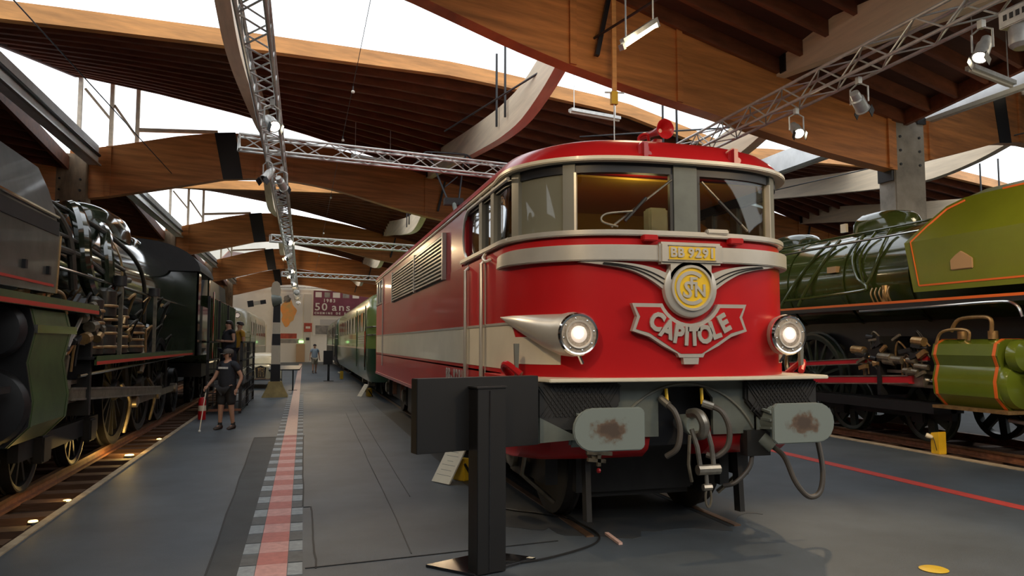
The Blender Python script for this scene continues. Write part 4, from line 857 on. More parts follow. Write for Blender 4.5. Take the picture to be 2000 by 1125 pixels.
# ---- left: black and green engine
XL = -3.78
def defl_left(t, sg, X):
    P = [(5.3,2.22),(8.55,2.25),(8.62,2.85),(8.45,3.03),(5.3,3.03)]
    d = MB().prism(P, lambda a,b: (X(1.33),a,b), lambda a,b: (X(1.305),a,b)).build('smoke_deflector', defgrey, t)
    MB().prism([(5.3,3.03),(8.47,3.02),(8.36,3.28),(8.15,3.46),(5.3,3.50)], lambda a,b: (X(1.33-.2*(b-3.03)),a,b), lambda a,b: (X(1.305-.2*(b-3.03)),a,b)).build('deflector_top', defgrey, d)
    MB().tube([(X(1.35),5.3,3.03),(X(1.35),8.47,3.02)], .016, 6).build('deflector_rail', chrome, d)
    MB().bx(min(X(1.331),X(1.338)), max(X(1.331),X(1.338)), 5.3, 8.55, 2.84, 2.98).build('deflector_slot', soot, d)
    MB().bx(min(X(1.331),X(1.337)), max(X(1.331),X(1.337)), 5.3, 8.45, 2.31, 2.335).build('edge_line', linered, d)
    MB().tube([(X(1.33),8.62,2.85),(X(1.33),8.55,2.25)], .014, 6).build('deflector_edge', brass, d)
    for y in (7.6, 8.25): MB().bx(min(X(1.33),X(1.36)), max(X(1.33),X(1.36)), y-.03, y+.03, 2.42, 2.5).build('latch', soot, d)
left = steam('steam_locomotive', XL, 'dark green and black steam locomotive along the left kerb', 1, dict(axis=2.88, r=.86, front=6.2, cab=18.4, boil=blkgreen, band=brass, bands=(9.6, 11.4, 13.4, 15.5, 17.2), bt=.01,
    domes=((14.6, .62, 1.55, 4.08, blkgreen), (8.6, .38, .42, 4.0, soot), (17.4, .4, .9, 3.98, blkgreen)), hw=1.33, boards=((5.4, 10.2, 2.19), (10.2, 18.4, 1.57)), edge=oldgreen, line=linered, lz=.065, deflector=defl_left,
    cyl=(8.0, 9.15, 1.15, 1.87), rc=.38, rv=.27, cylm=oldgreen, cline=oldgreen, cover=soot, silverband=True, drivers=(13.6, 15.55, 17.5), rd=.88, rod=oldsteel, bogie=(9.5, 11.4), rbw=.48, trail=(19.4,), wm=soot, rail=(1.18, 2.57, 9.1, 18.1), clutter=22, cabw=1.42, cabl=2.2, cabm=blkgreen))
lx = lambda a: XL+a
for i, (pts, r) in enumerate([([(.35,12.2,3.75),(.75,11.2,3.55),(.98,10.7,3.2),(1.05,10.6,2.75),(1.05,11.0,2.45),(1.05,11.9,2.30)], .10), ([(.4,13.6,3.75),(.8,12.6,3.45),(1.0,11.9,3.1),(1.08,11.7,2.7),(1.08,11.6,2.25)], .085),
        ([(.3,9.6,3.72),(.7,9.9,3.5),(.95,10.2,3.1),(1.02,10.3,2.4)], .05), ([(.6,10.2,3.55),(.85,12.0,3.42),(.98,13.6,3.2),(1.05,14.3,2.8),(1.05,14.4,2.1)], .035), ([(.95,9.2,2.85),(1.0,10.5,2.85),(1.02,12.0,2.72),(1.04,13.2,2.75)], .045), ([(.92,9.3,3.05),(.98,10.6,3.02),(1.0,11.8,2.95),(1.0,13.0,2.9)], .03)]):
    MB().tube(spline([(lx(a), b, c) for a, b, c in pts], 6), r, 10).build('boiler_pipe', blkgreen if i < 2 else darksteel, left)
for y, r, z0, z1 in ((10.75,.15,1.57,2.35),(11.35,.17,1.57,2.5),(12.2,.14,1.57,2.3),(13.0,.2,1.57,2.1)):
    p_ = MB().lathe([(r*.6,0),(r,.03),(r,(z1-z0)*.42),(r*.6,(z1-z0)*.46),(r*.6,(z1-z0)*.54),(r*.95,(z1-z0)*.58),(r*.95,z1-z0-.05),(r*.5,z1-z0)], (lx(1.12), y, z0), (0,0,1), 16).build('air_pump', darksteel, left)
    for k in range(4): MB().lathe([(r*1.02,0),(r*1.08,.01),(r*1.08,.03),(r*1.02,.04)], (lx(1.12), y, z0+.1+k*(z1-z0)*.2), (0,0,1), 14, ring=True).build('pump_ring', brass, p_)
for k in range(26):
    y = 10.4+random.random()*5.5; z = 1.75+random.random()*.75; a = 1.05+random.random()*.2
    if k % 2: MB().tube(spline([(lx(a),y,z),(lx(a+.08),y+.12,z+.1),(lx(a),y+.25,z-.05),(lx(a-.1),y+.35,z-.35)], 4), .014+random.random()*.014, 6).build('oil_pipe', random.choice((darksteel, brass, darksteel)), left)
    else: MB().cyl((lx(a),y,z),(lx(a),y+.05+random.random()*.2,z+random.uniform(-.1,.1)), .02+random.random()*.04, 8).build('valve_fitting', random.choice((darksteel, brass, blkgreen)), left)
for y in (11.6, 14.1): MB().bar((lx(1.28), y, 1.57), (lx(1.28), y, 2.62), .05, .05).build('rail_post', oldsteel, left); MB().lathe([(.09,0),(.09,.14)], (lx(1.26), y, 2.55), (0,0,1), 12).build('sand_box', soot, left)
MB().tube([(lx(1.2), 10.0, 1.35), (lx(1.2), 18.0, 1.46)], .022, 8).build('feed_pipe', chrome, left); MB().bar((lx(1.2), 9.4, 1.62), (lx(1.2), 10.1, 2.12), .03, .03).build('stay', alum, left)
for y in (13.1, 15.2): MB().tube(spline([(lx(1.0),y,1.1),(lx(1.1),y+.2,.8),(lx(1.0),y+.3,.3)], 4), .03, 6).build('sand_pipe', oldsteel, left)
# its tender
tn = thing('tender', (XL, 24.5, 0), 'dark tender coupled behind the black steam locomotive', 'tender')
MB().bx(XL-1.4, XL+1.4, 21.2, 28.6, 1.2, 3.0).build('tank', dkgreen, tn, bevel=.06); MB().px([(21.6,3.0),(28.2,3.0),(27.6,3.6),(22.2,3.6)], XL-1.1, XL+1.1).build('coal_bunker', soot, tn)
MB().bx(XL-1.2, XL+1.2, 21.1, 28.8, .85, 1.2).build('tender_frame', soot, tn); MB().tube([(XL+1.44, 21.3, 1.3), (XL+1.44, 21.3, 3.1)], .025, 8).build('handrail', chrome, tn)
for y in (22.3, 24.2, 26.0, 27.8):
    for sg in (-1, 1): wheel(tn, XL+sg*.755, y, .5, sg, soot, 10)
for i in range(14): MB().bx(XL+1.4, XL+1.425, 21.5+i*.5, 21.53+i*.5, 1.3, 2.95).build('rivet_strip', oldgreen, tn)
# ---- right: olive green engine
XR_ = 10.9
def defl_right(t, sg, X):
    P = [(6.2,2.56),(9.80,2.56),(9.96,3.38),(6.2,3.40)]
    d = MB().prism(P, lambda a,b: (X(1.40),a,b), lambda a,b: (X(1.37),a,b)).build('smoke_deflector', mossgreen, t)
    xi = lambda b: 1.40-.55*max(0, b-3.38)-.35*max(0, b-3.8)
    U = [(6.2,3.40),(9.96,3.38),(9.72,3.62),(9.42,3.92),(9.15,4.02),(6.2,4.08)]
    MB().prism(U, lambda a,b: (X(xi(b)),a,b), lambda a,b: (X(xi(b)-.03),a,b)).build('deflector_top', mossgreen, d)
    MB().prism([(6.2,4.08),(9.15,4.02),(9.0,4.14),(6.2,4.2)], lambda a,b: (X(xi(4.05)-2.0*(b-4.02)),a,b), lambda a,b: (X(xi(4.05)-.03-2.0*(b-4.02)),a,b-.02)).build('deflector_lip', mossgreen, d)
    L = [(6.2,2.66),(9.68,2.66),(9.82,3.38),(9.62,3.6),(9.36,3.86),(9.1,3.96)]
    for (a, b), (c, e) in zip(L, L[1:]): MB().bar((X(xi(b)+.004), a, b), (X(xi(e)+.004), c, e), .008, .028, (sg,0,0) if False else (0,0,1)).build('lining', orange, d)
    MB().bar((X(xi(4.03)+.006), 6.2, 4.05), (X(xi(4.03)+.006), 8.5, 4.03), .012, .028).build('lining', orange, d)
    MB().prism([(8.66,2.85),(9.05,2.85),(9.06,3.0),(8.97,3.07),(8.86,3.13),(8.76,3.07),(8.66,3.0)], lambda a,b: (X(1.40),a,b), lambda a,b: (X(1.425),a,b)).build('crest', tan, d, bevel=.01)
right = steam('steam_locomotive', XR_, 'glossy olive green steam locomotive with orange lining on the right', -1, dict(axis=2.95, r=.98, front=7.0, cab=20.5, boil=boilgreen, band=boilgreen, bands=(10.3, 11.9, 13.6, 15.6, 17.6), bt=.0,
    domes=((11.85, .46, .66, 4.28, boilgreen), (14.6, .42, .6, 4.20, dkgreen), (8.4, .36, .36, 4.35, soot)), hw=1.40, boards=((6.2, 20.4, 2.43),), edge=soot, line=orange, lz=.0, deflector=defl_right,
    cyl=(8.35, 9.5, 1.14, 1.56), rc=.36, rv=.24, cylm=cylgreen, cline=orange, cover=cylgreen, drivers=(13.1, 15.2, 17.3), rd=.92, rod=rodred, bogie=(10.2, 12.05), rbw=.50, bsp=7, bh=True, trail=(19.4,), wm=wheelgreen, rail=(1.02, 3.62, 9.9, 20.0), clutter=44, cabw=1.42, cabl=2.4, cabm=boilgreen, bbm=rodred))
rx = lambda a: XR_-a
for pts, r in (([(.70,12.6,3.78),(.88,12.9,3.45),(1.02,13.3,3.0),(1.12,13.7,2.5)], .035), ([(.70,12.3,3.78),(.88,12.5,3.45),(1.02,12.8,3.0),(1.12,13.1,2.5)], .035), ([(.68,11.7,3.78),(.93,11.7,3.35),(1.02,11.5,2.95),(1.08,11.2,2.75),(1.10,11.5,2.68),(1.10,13.6,2.62)], .03), ([(.68,11.0,3.8),(.92,11.0,3.4),(1.02,11.15,2.95),(1.08,11.3,2.72)], .03), ([(.66,11.4,3.8),(.92,11.5,3.4),(1.02,11.4,3.0),(1.06,11.25,2.75)], .025), ([(.55,10.2,3.86),(.55,20,3.86)], .022)):
    MB().tube(spline([(rx(a), b, c) for a, b, c in pts], 6), r, 8).build('boiler_pipe', boilgreen, right)
MB().bx(rx(1.04), rx(.94), 12.05, 12.3, 3.10, 3.22).build('step_plate', tan, right); MB().bx(rx(.53), rx(.47), 12.35, 12.5, 3.95, 4.12).build('builder_label', cream, right)
v = MB().cyl((rx(1.08),10.75,2.44),(rx(1.08),10.75,2.75),.06,10).build('lubricator', brass, right)
for k in range(5): MB().tube(spline([(rx(1.1),10.6+k*.1,2.44),(rx(1.16),10.62+k*.1,2.6),(rx(1.08),10.66+k*.1,2.72)], 4), .014, 6).build('oil_pipe', brass, v)
MB().tube(spline([(rx(1.42),11.0,2.30),(rx(1.43),9.5,2.31),(rx(1.43),8.3,2.33),(rx(1.43),8.0,2.28),(rx(1.43),7.9,2.1)], 5), .022, 8).build('step_rail', chrome, right)
MB().bx(rx(1.42), rx(.9), 8.2, 9.5, .74, .785).build('drip_tray', brass, right)
MB().bx(rx(1.3), rx(.7), 9.6, 12.9, .62, .78).build('equalising_beam', soot, right)
# ---------------------------------------------------------------- other vehicles
ltgreen = mat('ltgreen', (.27, .36, .085), .25, coat=.5, noise=(1, .1)); midgreen = mat('midgreen', (.045, .10, .05), .3, coat=.4, noise=(2, .2)); creamveh = mat('creamveh', (.52, .46, .30), .35, coat=.3, noise=(1.5, .2))
def railcar(name, xc, y0, y1, label, mb_, mskirt, mnose=None, z1=3.42, hw=1.42):
    t = thing(name, (xc, (y0+y1)/2, 0), label, 'rail vehicle')
    def rg(ins, z, fy=0):
        h = [( (hw-ins)*math.sin(a)**.62, 1.0*(1-math.cos(a))) for a in [math.pi/2*i/12 for i in range(13)]]
        f = [(x, y0+fy+ins+y) for x, y in h]; r = [(x, y1-ins-y) for x, y in h]; R_ = f+r[::-1]; L_ = [(-x, y) for x, y in R_[::-1]]
        return [(xc+x, y, z) for x, y in R_[:-1]+L_[:-1]]
    MB().grid([rg(.0, 1.55), rg(0, 2.2, .02), rg(.02, 2.75, .12), rg(.1, 3.1, .28), rg(.25, 3.26, .42), rg(.5, z1-.08, .6), rg(.9, z1, .8)], closed=True, cap=True).build('body_shell', mb_, t)
    MB().grid([rg(.10, .55), rg(.02, .8), rg(-.005, 1.56)], closed=True, cap=True).build('lower_body', mskirt, t)
    for sg in (-1, 1):
        x = xc+sg*(hw+.004); bx2 = lambda a, b, *r: MB().bx(min(xc+sg*(hw+a), xc+sg*(hw+b)), max(xc+sg*(hw+a), xc+sg*(hw+b)), *r)
        bx2(-.01, .015, y0+1.1, y1-1.1, 1.54, 1.60).build('belt_moulding', chrome, t)
        n = int((y1-y0-4)/1.9)
        for i in range(n):
            ya = y0+2.2+i*1.9
            w = bx2(-.005, .008, ya, ya+1.1, 2.12, 2.72).build('window', darkpane, t); bx2(.008, .018, ya-.04, ya, 2.08, 2.76).build('window_frame', chrome, w); bx2(.008, .018, ya+1.1, ya+1.14, 2.08, 2.76).build('window_frame', chrome, w)
        for i in range(4): bx2(-.005, .02, y0+1.3, y0+4.3, 1.72+i*.075, 1.755+i*.075).build('louvre_slat', silver, t)
        for yy in (y0+1.1, y0+5.0, y1-1.6): bx2(0, .03, yy, yy+.05, .9, 2.9).build('door_post', mskirt, t)
        MB().tube([(x+sg*.03, y0+1.0, 1.0), (x+sg*.03, y0+1.0, 2.1)], .02, 6).build('handrail', chrome, t)
        for yb in (y0+3, y1-3):
            for dy in (-1.2, 1.2): wheel(t, xc+sg*.755, yb+dy, .46, sg, soot, 9); bx2(-.35, -.15, yb+dy-.18, yb+dy+.18, .38, .75).build('axle_box', oldsteel, t)
            bx2(-.32, -.2, yb-2, yb+2, .5, .68).build('bogie_frame', undergear, t)
        MB().lathe([(.10,0),(.10,.3),(.20,.32),(.2,.36)], (xc+sg*.9, y0+.1, 1.05), (0,-1,0), 16).build('buffer', soot, t)
        MB().lathe([(.10,-.02),(.13,-.02),(.13,.05),(.10,.05)], (xc+sg*.95, y0+.12, 2.95), (0,1,0), 18, ring=True).build('lamp_ring', chrome, t)
        MB().lathe([(0,0),(.10,0),(.1,.3)], (xc+sg*.95, y0+.13, 2.95), (0,1,0), 16).build('lamp', lens, t)
        for z in (1.98, 2.22): MB().tube([(xc+sg*1.43, y0+.95, z), (xc+sg*1.30, y0+.36, z), (xc+sg*.9, y0+.1, z)], .022, 6).build('nose_rail', chrome, t)
    MB().bx(xc-.9, xc+.9, y0+.06, y0+.1, 2.35, 2.8).build('windscreen', darkpane, t)
    return t
railcar('green_railcar', 3.28, 22.4, 44.5, 'pale green railcar behind the red locomotive', ltgreen, midgreen)
railcar('green_railcar', 3.28, 45.6, 64.5, 'furthest darker green railcar at the end of the middle track', midgreen, soot)
cv = railcar('cream_railcar', XL, 34.6, 52, 'cream rail vehicle behind the tender on the left track', creamveh, creamveh)
# ---------------------------------------------------------------- black information stand in front of the engine
sblk = mat('sblk', (.008, .007, .0065), .5); gloss = mat('gloss', (.012, .011, .012), .08, coat=.6)
sg_ = thing('information_stand', (1.40, 5.82, 0), 'black information stand with a wide panel in front of the red locomotive', 'sign')
A = Vector((.81, 5.63, 0)); B = Vector((1.85, 5.91, 0)); D = (B-A).normalized(); N_ = Vector((D.y, -D.x, 0))
mid = (A+B)/2
MB().obx(mid+Vector((0,0,1.198)), (B-A)/2, N_*-.055, (0,0,.28)).build('panel', sblk, sg_, bevel=.004)
pc = Vector((1.385, 5.66, 0)); MB().obx(pc+Vector((0,0,.705)), D*.125, N_*.075, (0,0,.695)).build('post', sblk, sg_, bevel=.004)
MB().obx(pc+N_*.078+Vector((-.02,0,.7)), D*.004, N_*.006, (0,0,.68)).build('post_seam', gloss, sg_)
MB().obx(pc+Vector((0,0,1.405)), D*.135, N_*.085, (0,0,.006)).build('post_cap', sblk, sg_)
MB().pz([(.95,5.90),(1.26,5.56),(1.84,5.86),(1.52,6.14)], .0, .022).build('base_plate', gloss, sg_, bevel=.003)
MB().pz([(1.76,5.86),(1.80,5.83),(1.83,5.85),(1.79,5.88)], .022, .024).build('plate_sticker', cream, sg_)
# power cable and a chip of wood on the floor
MB().tube(spline([(1.52,6.0,.012),(1.9,7.6,.012),(2.2,7.5,.012),(2.53,7.1,.012),(2.62,6.5,.012),(2.46,6.14,.012),(2.0,5.87,.012),(1.70,5.79,.012),(1.56,5.78,.03)], 8), .009, 6).build('power_cable', rubber, label='thin black cable looping over the floor beside the information stand', cat='cable')
MB().bar((2.70,6.44,.012), (2.68,6.08,.012), .035, .02).build('wood_strip', salmon, label='short pale wooden strip lying beside the cable loop', cat='wood strip')
# floor boards with captions and their yellow lamps
def caption(x, y, rz, lab, sc=1.):
    t = thing('caption_board', (0,0,0), lab, 'sign', 'tilted caption boards on the floor')
    b = MB().add([(-.15,-.13,.01),(.15,-.13,.01),(.15,.10,.36),(-.15,.10,.36),(-.15,-.11,.01),(.15,-.11,.01),(.15,.12,.36),(-.15,.12,.36)], [(0,1,2,3),(7,6,5,4),(0,4,5,1),(1,5,6,2),(2,6,7,3),(3,7,4,0)]).build('board', cream, t)
    for i, (w, z) in enumerate(((.07,.31),(.10,.27),(.05,.22),(.11,.18),(.09,.13),(.12,.08))):
        yy = -.13+(z-.01)*.657; MB().add([(-w,yy-.003,z-.007),(w,yy-.003,z-.007),(w,yy+.004,z+.007),(-w,yy+.004,z+.007)], [(0,1,2,3)]).build('caption_line', olive, b)
    MB().bx(-.10, .10, .12, .24, 0, .24).build('lamp_housing', yellow, t, bevel=.01); MB().bar((-.14,.10,.2),(-.14,.24,.0),.02,.02).build('prop', soot, t); MB().bar((.14,.10,.2),(.14,.24,.0),.02,.02).build('prop', soot, t)
    t.location = (x, y, 0); t.rotation_euler = (0, 0, rz); t.scale = (sc,)*3; return t
caption(1.80, 9.35, math.radians(-62), 'white caption board with a yellow lamp beside the red locomotive', 1.15)
caption(1.90, 24.7, math.radians(-70), 'white caption board beside the pale green railcar', 1.1)
def lampbox(x, y, lab, s=1.):
    t = thing('lamp_post', (0,0,0), lab, 'floor lamp', 'yellow floor lamps')
    MB().px([(-.085,0),(.085,0),(.085,.32),(-.085,.35)], -.07, .07).build('housing', yellow, t, bevel=.008)
    MB().lathe([(.02,0),(.03,.02),(.04,.07),(.035,.1)], (-.07, .04, .25), (-.6,.5,.3), 12).build('lamp_head', cream, t); MB().tube(spline([(-.07,.04,.26),(-.1,-.02,.2),(-.09,-.05,.06)], 4), .006, 5).build('wire', rubber, t)
    t.location = (x, y, .012); t.scale = (s,)*3
lampbox(9.62, 9.55, 'yellow box lamp on the kerb before the green steam locomotive', 1.0); lampbox(1.78, 36.6, 'far yellow box lamp beside the green railcar', 1.1)
for i, (x, y, lab) in enumerate(((-2.56, 8.55, 'nearest glowing floor lamp beside the left kerb'), (-2.53, 9.55, 'second glowing floor lamp beside the left kerb'), (-2.62, 13.1, 'large bright floor lamp lighting the wheels of the black locomotive'), (-2.53, 15.1, 'furthest small glowing floor lamp beside the left kerb'))):
    t = thing('floor_lamp', (x, y, -.1), lab, 'floor lamp', 'glowing floor lamps'); s = 1.4 if i == 2 else .9
    MB().lathe([(0,0),(.06*s,0),(.065*s,.06),(.05*s,.1)], (x, y, -.13), (0,0,1), 14).build('housing', blackpl, t); MB().lathe([(.05*s,0),(.045*s,.012),(0,.02)], (x, y, -.03), (0,0,1), 14).build('bulb_dome', floorglow, t)
    l = bpy.data.lights.new('floor_lamp_light', 'POINT'); l.energy = 14 if i == 2 else 1.2; l.color = (1,.62,.18); l.shadow_soft_size = .05; o = bpy.data.objects.new('floor_lamp_light', l); COL.objects.link(o); o.location = (x-.05, y, .12)
dk = MB().lathe([(0,0),(.10,0),(.105,.006),(.09,.012),(0,.014)], (4.72, 4.78, 0), (0,0,1), 24).build('floor_disc', yellow, label='round yellow cap on the floor at the lower right', cat='floor disc')
# ---------------------------------------------------------------- fire extinguisher
fx = thing('fire_extinguisher', (-2.2, 18.35, 0), 'red fire extinguisher standing at the left kerb', 'fire extinguisher')
MB().lathe([(.08,0),(.085,.02),(.085,.42),(.06,.49),(.03,.51)], (-2.2, 18.35, 0), (0,0,1), 18).build('cylinder', red, fx); MB().lathe([(.03,0),(.03,.06),(.02,.08)], (-2.2, 18.35, .51), (0,0,1), 10).build('valve', blackpl, fx)
MB().bar((-2.22,18.33,.58),(-2.1,18.3,.62),.02,.02).build('lever', blackpl, fx); MB().tube(spline([(-2.2,18.33,.56),(-2.08,18.3,.5),(-2.08,18.3,.2)], 5), .012, 6).build('hose', rubber, fx); MB().lathe([(.0865,0),(.0875,.001),(.0875,.12),(.0865,.121)], (-2.2,18.35,.2), (0,0,1), 18, ring=True).build('label_band', cream, fx)
# ---------------------------------------------------------------- old semaphore signal
sp = thing('railway_signal', (-.86, 25.4, 0), 'black and white banded railway signal with a horizontal arm', 'signal')
MB().grid([[(-.86+a*w, 25.4+b*w, z) for a, b in ((-1,-1),(1,-1),(1,1),(-1,1))] for w, z in ((.40,0),(.38,.05),(.25,.32),(.2,.5))], closed=True, cap=True).build('base', mat('basetan', (.36, .26, .09), .6, noise=(4, .3)), sp)
zs = (.5, 1.05, 1.66, 2.03, 2.40, 3.0, 3.35)
for i in range(6): w0, w1 = .15-.009*i, .15-.009*(i+1); MB().grid([[(-.86+a*w, 25.4+b*w, z) for a, b in ((-1,-1),(1,-1),(1,1),(-1,1))] for w, z in ((w0, zs[i]), (w1, zs[i+1]))], closed=True, cap=True).build('mast_band', blackpl if i % 2 == 0 else cream, sp)
MB().grid([[(-.90+a*w, 25.4+b*.1, z) for a, b in ((-1,-1),(1,-1),(1,1),(-1,1))] for w, z in ((.13,3.3),(.16,3.45),(.11,3.68),(.04,3.74))], closed=True, cap=True).build('mast_head', cream, sp)
MB().lathe([(.02,-.3),(.12,-.28),(.2,-.05),(.2,0)], (-1.0, 25.3, 3.1), (-1,.1,-.15), 18).build('signal_lamp', bufgrey, sp)
for i, (a, b) in enumerate(((1.2,1.37),(1.37,1.58),(1.58,1.76))): MB().bar((-a, 25.28, 3.07-(a-1.2)*.16), (-b, 25.28, 3.07-(b-1.2)*.16), .06, .2 if i == 2 else .13).build('arm_band', cream if i == 1 else blackpl, sp)
# ---------------------------------------------------------------- table-high display desk
td = thing('display_desk', (-.7, 28.6, 0), 'black slanted display desk on thin legs behind the signal', 'display desk')
MB().add([(-1.2,28.3,.78),(-.12,28.3,.78),(-.05,28.9,.90),(-1.15,28.9,.90),(-1.2,28.3,.74),(-.12,28.3,.74),(-.05,28.9,.86),(-1.15,28.9,.86)], [(0,1,2,3),(7,6,5,4),(0,4,5,1),(1,5,6,2),(2,6,7,3),(3,7,4,0)]).build('desk_top', blackpl, td)
for x in (-1.0, -.35): MB().bx(x-.025, x+.025, 28.5, 28.55, 0, .77).build('leg', blackpl, td); MB().bx(x-.15, x+.15, 28.46, 28.6, 0, .02).build('foot', blackpl, td)
dv = thing('information_stand', (1.12, 35.1, 0), 'far black information stand beside the pale green railcar', 'sign')
MB().bx(1.07, 1.17, 35.05, 35.15, 0, 1.35).build('post', sblk, dv); MB().bx(.88, 1.30, 34.98, 35.05, .75, 1.38).build('panel', sblk, dv); MB().bx(.9, 1.35, 34.9, 35.3, 0, .02).build('base_plate', sblk, dv)
# ---------------------------------------------------------------- vintage car
cr = thing('vintage_car', (-1.8, 31.5, 0), 'cream vintage car parked behind the signal', 'car')
x0 = -1.55
def sect(L): return [(x0+a, y, z) for a, y, z in L]
MB().grid([[(x0+w*math.copysign(abs(math.cos(t))**.5, math.cos(t)), y, z0+h*max(-.15, math.sin(t))**1 if math.sin(t) < 0 else z0+h*abs(math.sin(t))**.6) for t in [2*math.pi*i/24 for i in range(24)]] for y, w, z0, h in ((29.9,.42,.45,.38),(30.0,.5,.42,.48),(30.9,.58,.42,.52),(31.1,.66,.42,.53),(33.2,.7,.42,.5),(33.7,.6,.42,.35))], closed=True, cap=True).build('body', creamveh, cr)
MB().grid([[(x0+w*a, y+dy*b, z) for a, b in ((-1,0),(-.9,-.5),(0,-.6),(.9,-.5),(1,0),(1,1),(0,1.05),(-1,1))] for w, y, dy, z in ((.62,31.2,1.7,.93),(.56,31.5,1.3,1.2),(.48,31.7,1.0,1.31),(.2,31.9,.5,1.34))], closed=True, cap=True).build('cabin', creamveh, cr)
MB().add([(x0-.5,30.55,.97),(x0+.5,30.55,.97),(x0+.44,30.85,1.22),(x0-.44,30.85,1.22)], [(0,1,2,3)]).build('windscreen', darkpane, cr)
MB().py([(x0-.16,.42),(x0+.16,.42),(x0+.2,.8),(x0,.88),(x0-.2,.8)], 29.84, 29.93).build('grille', blackpl, cr)
for i in range(5): MB().bx(x0-.13+i*.06, x0-.115+i*.06, 29.83, 29.85, .45, .8).build('grille_bar', chrome, cr)
for sg in (-1, 1):
    MB().grid([[(x0+sg*(.58+.17*math.cos(t)), y, .3+h+.14*math.sin(t)) for t in [2*math.pi*i/14 for i in range(14)]] for y, h in ((29.75,.05),(29.85,.25),(30.15,.38),(30.5,.25),(30.8,.05))], closed=True, cap=True).build('fender', creamveh, cr)
    MB().lathe([(.04,.2),(.11,.05),(.12,0),(.10,-.02),(0,-.03)], (x0+sg*.42, 29.85, .72), (0,1,0), 18).build('headlamp', chrome, cr)
    for y in (30.2, 33.0): MB().lathe([(0,0),(.2,0),(.3,.02),(.32,.08),(.3,.15),(0,.15)], (x0+sg*.55, y, .32), (sg,0,0), 22).build('wheel', rubber, cr)
MB().tube([(x0-.75,29.68,.36),(x0,29.62,.36),(x0+.75,29.68,.36)], .045, 8).build('bumper', chrome, cr)
# ---------------------------------------------------------------- viewing platform beside the tender
pf = thing('viewing_platform', (-1.9, 22, 0), 'black steel viewing platform with lattice sides beside the black locomotive', 'platform')
PX0, PX1, PY0, PY1, PZ = -2.30, -1.46, 19.7, 24.6, .72
MB().bx(PX0, PX1, PY0, PY1, PZ-.05, PZ).build('deck', undergear, pf)
for x in (PX0+.03, PX1-.03):
    for y in (PY0+.03, 22.1, PY1-.03): MB().bx(x-.03, x+.03, y-.03, y+.03, 0, 1.78 if x > -2 else 2.9).build('post', blackpl, pf)
    for z in (1.76, 1.3): MB().bx(x-.02, x+.02, PY0, PY1, z-.02, z+.02).build('rail', blackpl, pf)
for i in range(8): MB().bx(PX1-.006, PX1+.006, PY0, PY1, .1+i*.2-.008, .1+i*.2+.008).build('lattice_bar', blackpl, pf)
for i in range(12): y = PY0+.2+i*.4; MB().bx(PX1-.008, PX1+.008, y-.008, y+.008, .05, 1.74).build('lattice_bar', blackpl, pf)
for i in range(7): x = PX0+.06+i*.12; MB().bx(x-.01, x+.01, PY0-.01, PY0+.01, .05, 1.3).build('lattice_bar', blackpl, pf)
for i in range(6): z = .1+i*.2; MB().bx(PX0, PX1, PY0-.012, PY0+.008, z-.012, z+.012).build('lattice_bar', rust if i == 0 else blackpl, pf)
MB().bx(PX0, PX1, PY0-.02, PY0+.02, .06, .12).build('toe_board', rust, pf)
# ---------------------------------------------------------------- far wall: posters, door, banner
purple = mat('purple', (.16, .035, .055), .7, noise=(1, .25)); posterw = mat('posterw', (.60, .56, .48), .7); posto = mat('posto', (.62, .20, .03), .7, noise=(1.3, .8), alt=(.45, .33, .12)); postr = mat('postr', (.40, .06, .03), .7, noise=(2, .5)); postg = mat('postg', (.22, .20, .17), .7, noise=(1.2, .6))
WY = 69.28
def wallplate(a0, a1, z0, z1, m, name, par, d0=0., d1=.05): return MB().prism([(a0,z0),(a1,z0),(a1,z1),(a0,z1)], lambda a,b: FP(a, WY-d1, b), lambda a,b: FP(a, WY-d0, b)).build(name, m, par)
TW = math.radians(15)
def walltext(x, z, s, body, m, par, **k): return text('letter', body, s, Matrix.Translation(FP(x, WY-.11, z)) @ Matrix.Rotation(TW, 4, 'Z') @ Matrix.Rotation(math.pi/2, 4, 'X'), m, par, .01, .012, **k)
bn = thing('anniversary_banner', FP(3.3, WY, 4.2), 'large dark red anniversary banner reading 1983 50 ANS on the far wall', 'banner')
wallplate(.78, 6.4, 2.4, 6.45, posterw, 'picture_field', bn); wallplate(.78, 6.4, 4.2, 6.45, purple, 'title_field', bn, .05, .09)
for i, (a, w) in enumerate(((.95,.55),(1.75,.5),(2.5,.65),(3.4,.6),(4.3,.6))): wallplate(a, a+w, 5.85, 6.32, postg if i % 2 else posterw, 'photo', bn, .09, .10)
x = 1.75
for ch, dx in zip('1983', (0, .28, .58, .88)): walltext(1.75+dx, 5.55, .42, ch, posterw, bn)
for ch, dx in zip('50ans', (0, .62, 1.5, 2.15, 2.75)): walltext(1.15+dx, 4.95, .95, ch, posterw, bn, sx=1.15)
for i, ch in enumerate('CHEMINS DE FER'):
    if ch != ' ': walltext(.98+i*.24, 4.40, .27, ch, posterw, bn)
wallplate(1.0, 6.2, 2.5, 3.3, postg, 'train_picture', bn, .05, .07); wallplate(1.4, 2.9, 3.35, 3.85, mat('posts', (.42,.40,.36), .7), 'train_picture', bn, .05, .07)
ps = thing('steam_poster', FP(-1.5, WY, 0), 'tall pale poster with an orange steam cloud on the far wall', 'poster')
wallplate(-2.75, -.15, -.0, 6.1, posterw, 'sheet', ps)
def blob(cx, cz, rx, rz, m, nm, k): MB().prism([(cx+rx*(1+.18*math.sin(3*t+k)+.1*math.sin(7*t))*math.cos(t), cz+rz*(1+.15*math.cos(4*t+k))*math.sin(t)) for t in [2*math.pi*i/32 for i in range(32)]], lambda a,b: FP(a, WY-.075, b), lambda a,b: FP(a, WY-.05, b)).build(nm, m, ps)
